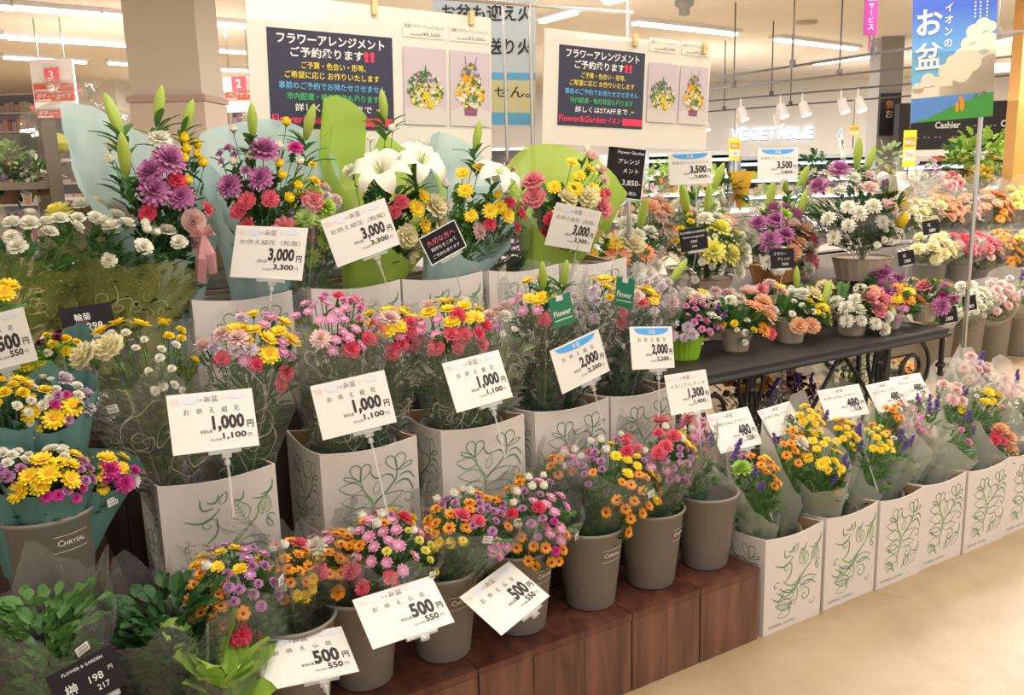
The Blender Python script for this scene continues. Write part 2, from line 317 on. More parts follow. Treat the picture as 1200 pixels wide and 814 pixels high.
def make_wrap(root, ax, R1, style, rr):
    X, Y, A = cone_frame(ax); L = ax.length; n = 40; m = 12
    S = {'clear': (clear, .028, .24, .06, 1.15, .05, 1.3, 0), 'crisp': (clear2, .03, .50, .12, 1.18, .09, 1.1, 0), 'frost': (frost, .022, .22, -.40, 1.18, .012, 1.0, 0), 'frostclear': (clear, .022, .2, .1, 1.1, .03, 1.0, 0),
         'scroll': (clear, .03, .14, -.02, 1.2, .05, 1.15, 1), 'gold': (yel_film, .03, .08, -.12, 1.15, .012, 1.1, 2), 'aqua': (aqua, .035, .42, -.42, 1.30, .05, 1.2, 0), 'lime': (lime, .035, .48, -.42, 1.30, .05, 1.2, 0),
         'teal': (teal, .03, .20, -.16, 1.10, .05, 1.0, 0), 'kraft': (mat('kraft_paper', (.5, .36, .2), .8), .03, .1, -.1, 1.1, .03, 1, 0), 'white': (mat('white_tissue', (.75, .72, .66), .7, trans=.2, translucent=.3), .03, .12, -.1, 1.1, .03, 1, 0)}[style]
    mtl, r0, back, front, rm, cr, pw, printed = S
    if style == 'frost': front = rr.choice((-.36, -.18, -.08, -.04))
    ph = [rr.uniform(0, 6.28) for _ in range(6)]; paper = style in ('aqua', 'lime', 'teal', 'kraft')
    side = rr.uniform(-.5, .5) if style != 'frost' else rr.uniform(-.8, .8)
    def P(u, q):      # u 0..1 along, q angle (0 = +X, pi/2 = back)
        bk = .5 + .5 * math.sin(q + side)
        ext = front + (back - front) * (bk ** 1.3)
        if paper: ext += .10 * math.cos(2 * (q - PI / 2) * 1.0 + PI) * bk + .03 * math.sin(3 * q + ph[0])
        else: ext += cr * 1.3 * (math.sin(5 * q + ph[0]) + .6 * math.sin(9 * q + ph[1]))
        l = u * (1 + ext); uu = min(l, 1.0)
        r = r0 + (R1 * rm - r0) * (uu ** pw)
        if l > 1:
            k = l - 1
            r += (k * L * (.10 if paper else (-.55 if style == 'crisp' else .05)))
        r = max(r, .01)
        f = cr * (math.sin(7 * q + ph[2] + 3 * u) + .7 * math.sin(13 * q + ph[3] - 4 * u) + .5 * math.sin(23 * q + ph[4])) * (.35 + .65 * u)
        r *= 1 + f
        if paper and l > .5: r *= 1 + .16 * (l - .5) * abs(math.cos(q))
        return X * (r * math.cos(q)) + Y * (r * math.sin(q) * (.75 if paper else .92)) + A * (l * L)
    mb = MB(); vs = []
    for i in range(m + 1):
        for k in range(n): vs.append(P(.02 + .98 * i / m, 2 * PI * k / n))
    mb.add(vs, [(i * n + k, i * n + (k + 1) % n, (i + 1) * n + (k + 1) % n, (i + 1) * n + k) for i in range(m) for k in range(n)])
    wr = part('wrap', mb, mtl, root, True)
    if style in ('clear', 'crisp', 'scroll') and L > .12:     # heat-sealed edge folded to the front
        q = -PI / 2 + rr.uniform(-.9, .9); sb = MB(); vs = []
        for i in range(9):
            u = .05 + .95 * i / 8; vs += [P(u, q) * 1.0 - Y * .002, P(u, q + .04) - Y * .003]
        sb.add(vs, [(2 * i, 2 * i + 1, 2 * i + 3, 2 * i + 2) for i in range(8)]); part('seam', sb, seam_m, wr)
    if printed:
        sb = MB(); outw = .003
        def ribbon(pts, wd):
            vs = []; k = len(pts)
            for i, (a, b) in enumerate(pts):
                a2, b2 = pts[min(i + 1, k - 1)]; a1, b1 = pts[max(i - 1, 0)]; dx, dy = a2 - a1, b2 - b1; l_ = math.hypot(dx, dy) or 1; w_ = wd * (.35 + .65 * math.sin(PI * min(1, (i + .6) / k)))
                for s_ in (-1, 1):
                    aa = a - dy / l_ * w_ * s_; bb = b + dx / l_ * w_ * s_
                    u = bb / L; q = aa / max(.03, (r0 + (R1 * rm - r0) * min(u, 1) ** pw)) - PI / 2
                    p = P(max(.02, min(u, .999)), q); ctr = A * p.dot(A); p = p + (p - ctr).normalized() * outw; vs.append(p)
            sb.add(vs, [(2 * i, 2 * i + 1, 2 * i + 3, 2 * i + 2) for i in range(k - 1)])
        for c in range(15 if printed == 1 else 8):
            u0 = rr.uniform(.35, .92 if printed == 1 else .72) * L; rad = R1 * rm * (u0 / L); a0 = rr.uniform(-1.25, 1.25) * rad; s_ = rr.choice((-1, 1)); sz = R1 * rr.uniform(.16, .30); a1 = rr.uniform(0, 6.28)
            ribbon([(a0 + s_ * sz * (1 - t * .85) * math.cos(a1 + t * 8.5), u0 + sz * (1 - t * .85) * math.sin(a1 + t * 8.5)) for t in [i / 16 for i in range(17)]], .0011 if printed == 1 else .0014)
            if c % 2: ribbon([(a0 + s_ * sz * (1 + t) * math.cos(a1 - t * 2.2), u0 + sz * (1 + t * 1.5) * math.sin(a1 - t * 2.2)) for t in [i / 8 for i in range(9)]], .0015)
        if False: ribbon([(a * R1 * rm, (.86 + .05 * math.sin(4 * a)) * L) for a in [-1.4 + i * .14 for i in range(21)]], .0025)
        part('printed_scrolls', sb, scroll_m if printed == 1 else gold_m, wr, kind='stuff')
    return P

BQ = []
def bq(label, base, top, rpx, spec, wrap='clear', tilt=30, name='wrapped_bouquet', cat='bouquet', group=None, t=2.0, dt=0, leaf='mid', nleaf=70, vh=.72, sticker=None, tt=None, lobed=True, fill=0, leafscale=1.0, fs=1.0):
    """base, top: where the foot of the bouquet and the middle of its flower heads stand"""
    rr = random.Random(len(BQ) * 17 + 3); BQ.append(label)
    b = V(base) if len(base) == 3 else WT(base[0], base[1], t); c = WT(top[0], top[1], b.y + dt); sc = scale_at(c); Rm = rpx * sc
    root = thing(name, label, cat, b, group); ax = c - b
    if ax.z < .05: ax.z = .05
    X, Y, A = cone_frame(ax)
    ct, st = math.cos(R(tilt)), math.sin(R(tilt))
    placed = []; stems = MB(); heads = []
    def dpt(a, b_):
        y = -math.sqrt(max(0, 1 - a * a - b_ * b_)); x, yy, z = a * Rm, y * Rm * .6, b_ * Rm * vh / .9
        yy2 = yy * ct + z * st * .9; z2 = z * ct - yy * st
        nrm = V((a, y * ct + b_ * st, b_ * ct - y * st)).normalized()
        return ax + V((x, yy2, z2 - Rm * st * .45)), nrm
    for item in spec.split():
        code = item[0]; body = item[1:]
        if '@' in body: cnt, pos = body.split('@'); cxp, cyp = [float(q) for q in pos.split(',')]
        else: cnt = body; ang = rr.uniform(0, 6.28); q = rr.uniform(.1, .75); cxp, cyp = q * math.cos(ang), q * math.sin(ang)
        kind, col, rad, pname = FC[code]; rad *= fs; cnt = int(cnt or 1); me = flower_mesh(kind, col)
        for k in range(cnt):
            spread = .11 + .068 * math.sqrt(cnt)
            for tr in range(26):
                a, b_ = cxp + rr.gauss(0, spread), cyp + rr.gauss(0, spread * .9)
                if a * a + b_ * b_ > 1: continue
                p, nr = dpt(a, b_)
                if all((p - q).length > (rad + r2) * (.82 if tr < 18 else .6) for q, r2 in placed): break
            else: continue
            up = .75 if kind in ('lilybud', 'bud', 'spike') else .42
            nr = (nr * (1 - up) + V((0, -.12, 1)) * up + V((rr.gauss(0, .18), rr.gauss(0, .12), 0))).normalized()
            s = rad * rr.uniform(.98, 1.28); placed.append((p, rad))
            o = obj(pname, me, root, p, nr.to_track_quat('Z', 'Y').to_euler()); o.scale = (s, s, s)
            heads.append((p - nr * s * .4, kind))
    lf = MB(); fans = []
    for p, kind in heads:
        b0 = A * rr.uniform(0, .1) * ax.length + X * rr.uniform(-.012, .012) + Y * rr.uniform(-.012, .012); mid = b0.lerp(p, .6) + A * .02
        mid = mid - (p - A * p.dot(A)) * .25
        stems.tube([b0, mid, p], .0016, 3, 0, False)
        if kind == 'lilybud' or kind == 'lily': fans.append(p)
        elif nleaf:
            for j in range(5):
                u = rr.uniform(.5, .97); pp = b0.lerp(p, u); leaf_geo(lf, pp, (p - b0).normalized() * .6 + V((rr.gauss(0, .5), rr.gauss(0, .5), .2)), V((rr.gauss(0, .3), rr.gauss(0, .3), 0)), rr.uniform(.025, .045) * leafscale, rr.uniform(.014, .024) * leafscale, 0, lobed)
    for p in fans:
        for j in range(13):
            a = rr.uniform(0, 6.28); leaf_geo(lf, p - V((0, 0, rr.uniform(-.01, .07))), V((math.cos(a), math.sin(a), rr.uniform(.5, 1.6))), V((0, 0, 0)), rr.uniform(.07, .12), rr.uniform(.018, .030), 1, False, .35)
    if heads: part('stems', stems, stem_m, root, kind='stuff')
    L = ax.length
    for i in range(int(nleaf * 1.7)):
        u = rr.uniform(.22, 1.0) ** .8; q = rr.uniform(0, 6.28); rad = (.02 + (Rm * .92 - .02) * u) * math.sqrt(rr.uniform(.15, 1)); pap = wrap in ('aqua', 'lime', 'teal', 'kraft')
        if pap: rad *= .55; u = max(u, .5)
        p = A * (u * L * (.95 if heads else 1.12)) + X * (rad * math.cos(q)) + Y * (rad * math.sin(q) * .85)
        d = (X * math.cos(q) + Y * math.sin(q)) * (.2 if pap and u < .8 else .55) + A * rr.uniform(.3, 1.1)
        leaf_geo(lf, p, d, V((rr.gauss(0, .3), rr.gauss(0, .3), rr.gauss(0, .3))), rr.uniform(.035, .06) * leafscale, rr.uniform(.022, .034) * leafscale, 0, lobed)
    if nleaf: part('foliage', lf, [LEAF[leaf], LEAF['mid']], root, kind='stuff')
    if fill:
        fb = MB()
        for i in range(fill):
            a, b_ = rr.uniform(-1, 1), rr.uniform(-1, .9)
            if a * a + b_ * b_ > 1: continue
            p, nr = dpt(a, b_); p = p * rr.uniform(.72, 1.04); r = .0035
            fb.add([p + V(q) * r for q in ((1, 0, 0), (0, 1, 0), (-1, 0, 0), (0, -1, 0), (0, 0, 1), (0, 0, -1))], [(0, 1, 4), (1, 2, 4), (2, 3, 4), (3, 0, 4), (1, 0, 5), (2, 1, 5), (3, 2, 5), (0, 3, 5)])
        part('baby_breath', fb, PM['white'], root, kind='stuff')
    P = make_wrap(root, ax, Rm, wrap, rr) if wrap else None
    if P and sticker is not None:
        u, q = sticker; p = P(u, q); nn = (p - A * p.dot(A)).normalized()
        sb = MB(); sb.box((0, 0, 0), (.026, .001, .018)); sb2 = MB()
        for k in range(7): sb2.box((-.009 + k * .003, -.001, -.003), (.0012, .0004, .007))
        sb2.box((0, -.001, .005), (.018, .0004, .002))
        so = part('price_sticker', sb, white, root, loc=p + nn * .004); so.rotation_euler = (0, rr.uniform(-.3, .3), math.atan2(nn.y, nn.x) + PI / 2)
        part('barcode', sb2, grey_ink, so)
    return root

# ------------------------------------------------------------------ the setting
def cf(loc): return loc       # camera-heading frame helper
HR = -HEAD
def fbox(mb, c, d, mi=0):     # box axis-aligned with the camera heading: c = (right, forward, z)
    mx = Matrix.Rotation(HR, 4, 'Z'); return mb.box(c, d, mi, mx)
floor_m = bpy.data.materials.new('beige_vinyl_floor'); floor_m.use_nodes = True
nt = floor_m.node_tree; N = nt.nodes; L_ = nt.links; b = N['Principled BSDF']; tc = N.new('ShaderNodeTexCoord')
nz = N.new('ShaderNodeTexNoise'); nz.inputs['Scale'].default_value = 2.2; nz.inputs['Detail'].default_value = 8; nz.inputs['Roughness'].default_value = .65; nz.inputs['Distortion'].default_value = .8
rp = N.new('ShaderNodeValToRGB'); rp.color_ramp.elements[0].color = (.37, .265, .15, 1); rp.color_ramp.elements[1].color = (.52, .395, .245, 1); rp.color_ramp.elements[0].position = .3; rp.color_ramp.elements[1].position = .72
L_.new(tc.outputs['Object'], nz.inputs[0]); L_.new(nz.outputs[0], rp.inputs[0]); L_.new(rp.outputs[0], b.inputs[0]); b.inputs['Roughness'].default_value = .38
fm = MB(); fm.add([(-30, -6, 0), (30, -6, 0), (30, 34, 0), (-30, 34, 0)], [(0, 1, 2, 3)]); struct('floor', fm, floor_m)
ceil_m = mat('warm_white_ceiling', (.74, .68, .58), .9, noise=.02, nscale=1)
cm = MB(); cm.add([(-30, -1.2, ZC), (-30, 34, ZC), (30, 34, ZC), (30, -1.2, ZC)], [(0, 1, 2, 3)]); struct('ceiling', cm, ceil_m)
wallw = mat('white_wall', (.82, .80, .77), .8)
YW = 19
mb = MB(); fbox(mb, (4, YW + .1, 1.5), (44, .2, 3)); struct('wall_back', mb, wallw)
mb = MB(); fbox(mb, (-14.5, 9, 1.5), (.2, 20, 3)); struct('wall_left', mb, wallw)
# square pillars
pillar_m = mat('warm_white_pillar', (.66, .60, .53), .8); trimp = mat('pink_beige_trim', (.52, .38, .33), .7)
def pillar(px0, px1, D, label, m=pillar_m, band=None, dp=None):
    a = WD(px0, 200, D); b_ = WD(px1, 200, D); wdt = (b_ - a).length; c = (a + b_) / 2 + cfw * (dp or wdt) / 2
    root = thing('pillar', label, 'pillar', (c.x, c.y, 0), rot=(0, 0, HR)); mb = MB(); mb.box((0, 0, ZC / 2), (wdt, dp or wdt, ZC)); part('shaft', mb, m, root)
    if band:
        mb = MB(); mb.box((0, 0, band), (wdt + .06, wdt + .06, .05)); part('band', mb, trimp, root)
        mb = MB(); mb.box((0, 0, band / 2), (wdt + .03, wdt + .03, band - .06)); part('cladding', mb, mat('pink_white_cladding', (.66, .56, .50), .7), root)
    return root
pillar(163, 245, 7.5, 'broad white square pillar with a pinkish lower half, behind the aqua-wrapped bouquets', band=2.12)
pillar(96, 146, 15, 'slim white pillar far off, right of the hanging aisle 3 sign', band=1.85)
pl = pillar(1187, 1245, 9.0, 'orange pillar cut by the right edge of the picture', mat('orange_panel', (.62, .32, .08), .6), dp=.2)
# ceiling lamps: fixtures with glowing tubes
tube_m = mat('lit_tube', (1, .98, 1), .5, emit=3.2); fix_m = mat('white_fixture', (.8, .8, .82), .4)
GLAMP = 'linear ceiling lamps'
def ceil_lamp(a, b_, label):
    a = WZ(*a, ZC - .05); b_ = WZ(*b_, ZC - .05); c = (a + b_) / 2; d = b_ - a; ln = d.length
    root = thing('ceiling_lamp', label, 'lamp', (c.x, c.y, ZC), GLAMP, (0, 0, math.atan2(d.y, d.x)))
    mb = MB(); mb.box((0, 0, -.02), (ln + .06, .16, .04)); part('housing', mb, fix_m, root)
    mb = MB(); mb.box((0, 0, -.055), (ln, .07, .03)); part('light_tube', mb, tube_m, root)
for a, b_, l in [((0, 8), (14, 10), 'short end of a lit ceiling lamp cut by the top left edge'), ((18, 9), (116, 17), 'long lit ceiling lamp at the top left corner'),
                 ((119, 17), (156, 21), 'short lit ceiling lamp touching the left side of the broad pillar'),
                 ((0, 42), (6, 43), 'second-row ceiling lamp stub at the left edge'), ((10, 44), (118, 51), 'long lit ceiling lamp in the second row left of the broad pillar'), ((121, 51), (158, 54), 'short lit ceiling lamp in the second row beside the broad pillar'),
                 ((5, 67), (100, 73), 'lit ceiling lamp in the third row above the aisle 3 sign'), ((128, 74), (165, 76), 'far lit ceiling lamp between slim and broad pillar'),
                 ((242, 27), (294, 31), 'lit ceiling lamp right of the broad pillar, nearest one'), ((245, 59), (296, 62), 'lit ceiling lamp right of the broad pillar, second one'), ((247, 81), (296, 83), 'lit ceiling lamp right of the broad pillar, farthest one'),
                 ((635, 25), (675, 14), 'lit ceiling lamp above the left corner of the right poster board'), ((711, 3), (742, -6), 'lit ceiling lamp at the top edge left of the ceiling camera'),
                 ((744, 27), (862, 40), 'long lit ceiling lamp over the right poster board'), ((908, 46), (1003, 57.5), 'long lit ceiling lamp above the VEGETABLE wall'), ((955, 75), (1060, 61), 'lit ceiling lamp left of the blue banner'),
                 ((1160, 51), (1198, 43), 'lit ceiling lamp between blue banner and orange pillar')]:
    ceil_lamp(a, b_, l)
for px, py, l in ((1172, 80, 'round glowing ceiling lamp right of the blue banner, upper one'), (1170, 104, 'round glowing ceiling lamp right of the blue banner, lower one')):
    p = WZ(px, py, ZC - .06); mb = MB(); mb.lathe([(.32, .05), (.34, 0), (.3, -.05), (.02, -.07)], 24); thing('round_ceiling_lamp', l, 'lamp', p, 'round ceiling lamps', data=mb.mesh('round_ceiling_lamp', mat('lit_dome', (1, .97, .9), .5, emit=2.2), True))
# smoke detector / camera
p = WZ(802, 6, ZC - .04); mb = MB(); mb.lathe([(.09, .04), (.09, 0), (.05, -.03), (.05, -.09), (.01, -.1)], 16)
thing('ceiling_camera', 'small grey dome camera on the ceiling above the right poster board', 'camera', p, data=mb.mesh('ceiling_camera', mat('grey_plastic', (.3, .28, .26), .5), True))
p = WZ(945, 27, ZC - .02); mb = MB(); mb.lathe([(.12, .02), (.12, -.01), (.01, -.02)], 16); thing('ceiling_speaker', 'small round beige plate flush in the ceiling', 'speaker', p, data=mb.mesh('ceiling_speaker', mat('beige_plate', (.5, .43, .36), .6), True))
# track rails with rods and spotlights
rail_m = mat('dark_rail', (.10, .09, .085), .5)
def rail(a, b_, D1, D2, label, spots=(), rods=()):
    A_ = WD(*a, D1); B_ = WD(*b_, D2); root = thing('track_rail', label, 'rail', A_, 'spotlight track rails'); mb = MB(); mb.tube([(0, 0, 0), B_ - A_], .012, 4); part('rail', mb, rail_m, root)
    for r in rods:
        q = A_.lerp(B_, r) - A_; mb = MB(); mb.tube([q, (q.x, q.y, ZC - A_.z)], .007, 4); mb.box((q.x, q.y, q.z + .02), (.035, .035, .06)); part('suspension_rod', mb, rail_m, root)
    for r in spots:
        q = A_.lerp(B_, r) - A_; mb = MB(); mb.tube([q, q - V((0, 0, .12))], .012, 5); mb.tube([q - V((0, 0, .1)), q - V((-.02, .05, .24))], [.045, .06], 10); so = part('spotlight', mb, fix_m, root)
        mb = MB(); mb.tube([q - V((-.02, .052, .243)), q - V((-.021, .054, .25))], [.05, .045], 10); part('lamp_face', mb, mat('lit_lens', (1, .95, .8), .5, emit=3), so)
rail((835, 92), (1200, 36), 8, 6.5, 'dark ceiling rail nearest the camera, crossing behind the blue banner', (), (.3, .57, .93))
rail((800, 108), (1186, 66), 9.5, 8, 'second dark ceiling rail with a hanging rod near the right poster board', (), (.18, .52))
rail((800, 121), (1186, 88), 11, 9.5, 'third dark ceiling rail carrying a row of spotlights', (.20, .33, .40, .52, .57), (.3,))
rail((800, 133), (1070, 112), 12.5, 11, 'farthest dark ceiling rail above the VEGETABLE sign', (.1, .26, .44), (.2, .5))
# ---- far wall fittings, in the camera heading frame
def far_thing(name, label, cat, px, py, D, group=None):
    return thing(name, label, cat, WD(px, py, D), group, (0, 0, HR))
r_ = far_thing('wall_sign', 'white glowing VEGETABLE lettering on the far white wall', 'sign', 905, 156, YW - .05)
sc = scale_at(r_.location)
for k, ch in enumerate('VEGETABLE'):
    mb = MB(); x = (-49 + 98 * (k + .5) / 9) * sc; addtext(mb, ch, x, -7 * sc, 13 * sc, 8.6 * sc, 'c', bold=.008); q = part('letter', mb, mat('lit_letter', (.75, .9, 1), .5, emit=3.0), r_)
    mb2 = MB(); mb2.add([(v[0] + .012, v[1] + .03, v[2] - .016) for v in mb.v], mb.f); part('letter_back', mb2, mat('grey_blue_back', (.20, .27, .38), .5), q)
# refrigerated cases along the far side
def fridge(px0, px1, ytop, D, label, header=None, hcol=None, hgt=None):
    a = WD(px0, ytop, D); b_ = WD(px1, ytop, D); wdt = (b_ - a).length; c = (a + b_) / 2; top = c.z
    root = thing('refrigerated_case', label, 'display case', (c.x, c.y, 0), 'refrigerated cases', (0, 0, HR))
    mb = MB(); mb.box((0, .9, top / 2), (wdt, .1, top)); mb.box((0, .45, top - .03), (wdt, .95, .06)); mb.box((0, .45, .2), (wdt, .95, .4))
    for s_ in (-1, 1): mb.box((s_ * wdt / 2, .45, top / 2), (.06, .95, top))
    part('cabinet', mb, mat('case_grey', (.30, .33, .36), .5), root)
    for k, z in enumerate([top - .12 - i * .28 for i in range(int((top - .45) / .28) + 1)]):
        mb = MB(); mb.box((0, .5, z), (wdt - .1, .7, .03)); sh = part('shelf', mb, fix_m, root)
        mb = MB(); mb.box((0, .12, z - .02), (wdt - .1, .03, .03)); part('strip_light', mb, mat('cool_strip', (.75, .9, 1), .5, emit=2.2), sh)
        rr = random.Random(int(px0 + k)); pr = MB(); x = -wdt / 2 + .1; cols = ['green', 'blush', 'lemon', 'white', 'peach', 'pale', 'white', 'cream']
        while x < wdt / 2 - .12:
            wd = rr.uniform(.06, .12); h = rr.uniform(.1, .2); pr.box((x + wd / 2, .4, z + .015 + h / 2 - (0 if k else 0)), (wd * .9, .2, h), rr.randrange(8)); x += wd
        if k: part('packaged_goods', pr, [PM[c_] for c_ in cols], root, kind='stuff')
    return root, wdt, top
fridge(758, 862, 178, 15, 'refrigerated case glowing blue-white, left of the orange price tags under VEGETABLE')
fridge(866, 1050, 181, 15.5, 'refrigerated case glowing blue-white under the VEGETABLE lettering')
fr, wdt, top = fridge(1056, 1186, 183, 12, 'dark refrigerated case with a red and white edge strip below the Cashier sign')
mb = MB()
for k in range(8): mb.box((-wdt / 2 + wdt * (k + .5) / 8, -.06, top - .02), (wdt / 8 * .96, .03, .06), k % 2)
part('price_rail', mb, [mat('red_strip', (.75, .12, .08), .5), white], fr)
dark_panel = mat('black_panel', (.02, .018, .02), .6)
r_ = far_thing('cashier_sign', 'black overhead panel reading Cashier with small chalk drawings', 'sign', 1120, 147, 11.8); sc = scale_at(r_.location)
mb = MB(); mb.box((0, .1, 0), (132 * sc, .16, 54 * sc)); part('panel', mb, dark_panel, r_)
mb = MB(); addtext(mb, 'Cashier', -24 * sc, -3 * sc, 8 * sc, 30 * sc, bold=.03, y=.01, mi=0); addtext(mb, 'C', 53 * sc, -3 * sc, 8 * sc, bold=.03, y=.01)
for k, x in enumerate((-46, -33, -20, 0, 10, 25, 34, 44)):
    for j in range(3): mb.add([(x * sc + math.cos(a) * sc * (2 + j), .01, -14 * sc + math.sin(a) * sc * (1 + .7 * j) + (12 * sc if k > 4 else 0)) for a in (0, .6, 1.2, 1.8, 2.4, 3)], [(0, 1, 2), (3, 4, 5)], 0)
part('lettering', mb, chalkw, r_)
r_ = far_thing('grey_pillar', 'grey pillar with a dark menu board, left of the blue banner', 'pillar', 1043, 130, 12.2); sc = scale_at(r_.location); z0 = r_.location.z; mb = MB()
mb.box((0, .2, (ZC - z0) / 2 - .35), (27 * sc, .36, ZC - z0 + .7)); part('shaft', mb, mat('mid_grey', (.33, .32, .31), .8), r_)
mb = MB(); mb.box((-1 * sc, -.01, 14 * sc - .2), (24 * sc, .04, 48 * sc)); mbd = part('menu_board', mb, dark_panel, r_)
mb = MB(); addtext(mb, 'お', -2 * sc, 10 * sc - .2, 9 * sc, align='c', y=-.04); addtext(mb, '魚', -2 * sc, 20 * sc - .2, 10 * sc, align='c', y=-.04, mi=1); part('lettering', mb, [chalkw, mat('rust_ink', (.5, .2, .1), .6)], mbd)
# hanging aisle signs
red_m = mat('aisle_red', (.72, .09, .10), .5); pinkred = mat('aisle_pink', (.85, .14, .20), .5); brown_red = mat('aisle_dark_red', (.55, .10, .06), .5)
def aisle(px, py, D, num, rows, label, w_=50, small=False):
    r_ = far_thing('aisle_sign', label, 'sign', px, py, D, 'hanging aisle signs'); sc = scale_at(r_.location)
    mb = MB(); mb.box((0, .02, -12 * sc), (w_ * sc, .03, (30 + 10 * len(rows)) * sc)); part('panel', mb, white, r_)
    mb = MB(); mb.tube([(-w_ * .3 * sc, .02, 15 * sc), (-w_ * .3 * sc, .02, ZC - r_.location.z)], .008, 4); mb.tube([(w_ * .3 * sc, .02, 15 * sc), (w_ * .3 * sc, .02, ZC - r_.location.z)], .008, 4); part('hanger', mb, steel, r_)
    mb = MB(); mb.box((0, 0, 0), (16 * sc, .03, 16 * sc)); q = part('number_plate', mb, pinkred, r_); mb = MB(); addtext(mb, num, 0, -5 * sc, 10 * sc, align='c', y=-.02, bold=.03); part('lettering', mb, white, q)
    for k, tx in enumerate(rows):
        zc = (-14 - 11 * k - (8 if k == 2 else 0)) * sc; mb = MB(); mb.box((0, 0, zc), (w_ * .92 * sc, .02, 9 * sc)); q = part('name_plate', mb, brown_red, r_)
        mb = MB(); addtext(mb, tx, 0, zc - 1.5 * sc, 5.5 * sc, align='c', y=-.014, bold=.01); mb.box((-w_ * .25 * sc, -.012, zc - 3 * sc), (w_ * .35 * sc, .002, 1.2 * sc)); part('lettering', mb, white, q)
    mb = MB(); mb.add([((w_ / 2 + 1) * sc, .01, -12 * sc), ((w_ / 2 + 1) * sc, .01, -20 * sc), ((w_ / 2 + 7) * sc, .01, -16 * sc)], [(0, 1, 2)]); mb.add([((-w_ / 2 - 1) * sc, .01, -32 * sc), ((-w_ / 2 - 1) * sc, .01, -40 * sc), ((-w_ / 2 - 7) * sc, .01, -36 * sc)], [(0, 1, 2)]); part('arrow', mb, pinkred, r_)
aisle(61, 88, 9, '3', ['入浴剤', 'ボディーソープ', 'ボディーソープ'], 'white hanging aisle sign numbered 3 with dark red name plates')
aisle(280, 98, 9.5, '2', ['ヘアケア'], 'white hanging aisle sign numbered 2 with one red name plate, beside the left poster board', 38)
r_ = far_thing('aisle_sign', 'tiny red aisle plate numbered 2 seen just left of the broad pillar', 'sign', 158, 142, 13, 'hanging aisle signs'); sc = scale_at(r_.location)
mb = MB(); mb.box((0, .01, 0), (9 * sc, .02, 9 * sc)); mb.tube([(0, .01, 4 * sc), (0, .01, ZC - r_.location.z)], .006, 4); part('number_plate', mb, pinkred, r_); mb = MB(); addtext(mb, '2', 0, -3 * sc, 6 * sc, align='c', y=-.01, bold=.02); part('lettering', mb, white, r_)
# supermarket shelving far left
def gondola(px0, px1, ytop, D, label):
    a = WD(px0, ytop, D); b_ = WD(px1, ytop, D); wdt = (b_ - a).length; c = (a + b_) / 2; top = c.z
    root = thing('store_shelf', label, 'shelf', (c.x, c.y, 0), 'supermarket shelving', (0, 0, HR)); mb = MB(); mb.box((0, .4, top / 2), (wdt, .05, top)); mb.box((0, .2, .08), (wdt, .45, .16)); part('back_panel', mb, mat('lavender_grey', (.50, .48, .55), .7), root)
    z = .35; k = 0
    while z < top:
        mb = MB(); mb.box((0, .18, z), (wdt, .4, .025)); part('shelf', mb, fix_m, root); rr = random.Random(int(px0) + k); pr = MB(); x = -wdt / 2 + .03
        while x < wdt / 2 - .08 and z < top - .15:
            wd = rr.uniform(.06, .1); h = rr.uniform(.12, .22); pr.box((x + wd / 2, .15, z + .013 + h / 2), (wd * .9, .15, h), rr.randrange(6)); x += wd
        if pr.v: part('packaged_goods', pr, [PM[c_] for c_ in ('blush', 'white', 'pale', 'lilac', 'white', 'peach')], root, kind='stuff')
        z += .33; k += 1
gondola(-30, 34, 88, 17, 'tall white supermarket shelving at the far left edge behind aisle 3')
gondola(142, 166, 95, 17, 'tall white supermarket shelving seen between the two pillars')
gondola(245, 300, 96, 17, 'tall white supermarket shelving right of the broad pillar')
gondola(60, 240, 176, 8, 'low shelving with pale goods behind the aqua-wrapped bouquets')
gondola(360, 620, 176, 9, 'low shelving hidden behind the poster boards')
gondola(620, 760, 182, 13, 'low shelving right of the steel post between the boards')
# ------------------------------------------------------------------ plant rack at far left
rack_m = mat('weathered_rack', (.24, .19, .14), .6)
a = WT(55, 135, 2.95); b_ = WT(-30, 135, 2.95)
rk = thing('plant_rack', 'brown plant rack with two shelves, cut by the left edge', 'rack', (a.x, a.y, 0))
for dx in (0, -.9):
    for dy in (0, .42):
        mb = MB(); mb.box((dx, dy, 1.70 / 2), (.035, .035, 1.70)); part('post', mb, rack_m, rk)
for z in (.86, 1.24, 1.52):
    mb = MB(); mb.box((-.45, .2, z), (.9, .42, .02)); part('shelf', mb, rack_m, rk)
mb = MB(); mb.box((-.45, .41, 1.62), (.9, .02, .12)); part('header_panel', mb, mat('dark_olive', (.16, .15, .11), .7), rk)
def potted(label, px, py, t, rpx, leaf, n, name='potted_plant', group=None, lobed=True, lsc=1.3, pot=True, extra=None):
    c = WT(px, py, t); Rm = rpx * scale_at(c); root = thing(name, label, 'plant', c - V((0, 0, Rm * .9)), group); rr = random.Random(int(px * 7 + py)); lf = MB()
    for i in range(n):
        d = V((rr.gauss(0, 1), rr.gauss(0, 1), rr.gauss(.2, .8))).normalized(); p = V((0, 0, Rm * .9)) + d * (Rm * rr.uniform(.3, .95)); leaf_geo(lf, p, d + V((0, 0, .2)), V((rr.gauss(0, .5), rr.gauss(0, .5), rr.gauss(0, .5))), Rm * .34 * lsc, Rm * .28 * lsc, 1 if extra and rr.random() < .4 else 0, lobed)
    part('foliage', lf, [LEAF[leaf], extra or LEAF[leaf]], root, kind='stuff')
    if pot: mb = MB(); mb.lathe([(.01, 0), (Rm * .35, 0), (Rm * .5, Rm * .55), (Rm * .52, Rm * .6), (Rm * .45, Rm * .55)], 20); part('pot', mb, mat('clay_pot', (.35, .2, .13), .8), root, True)
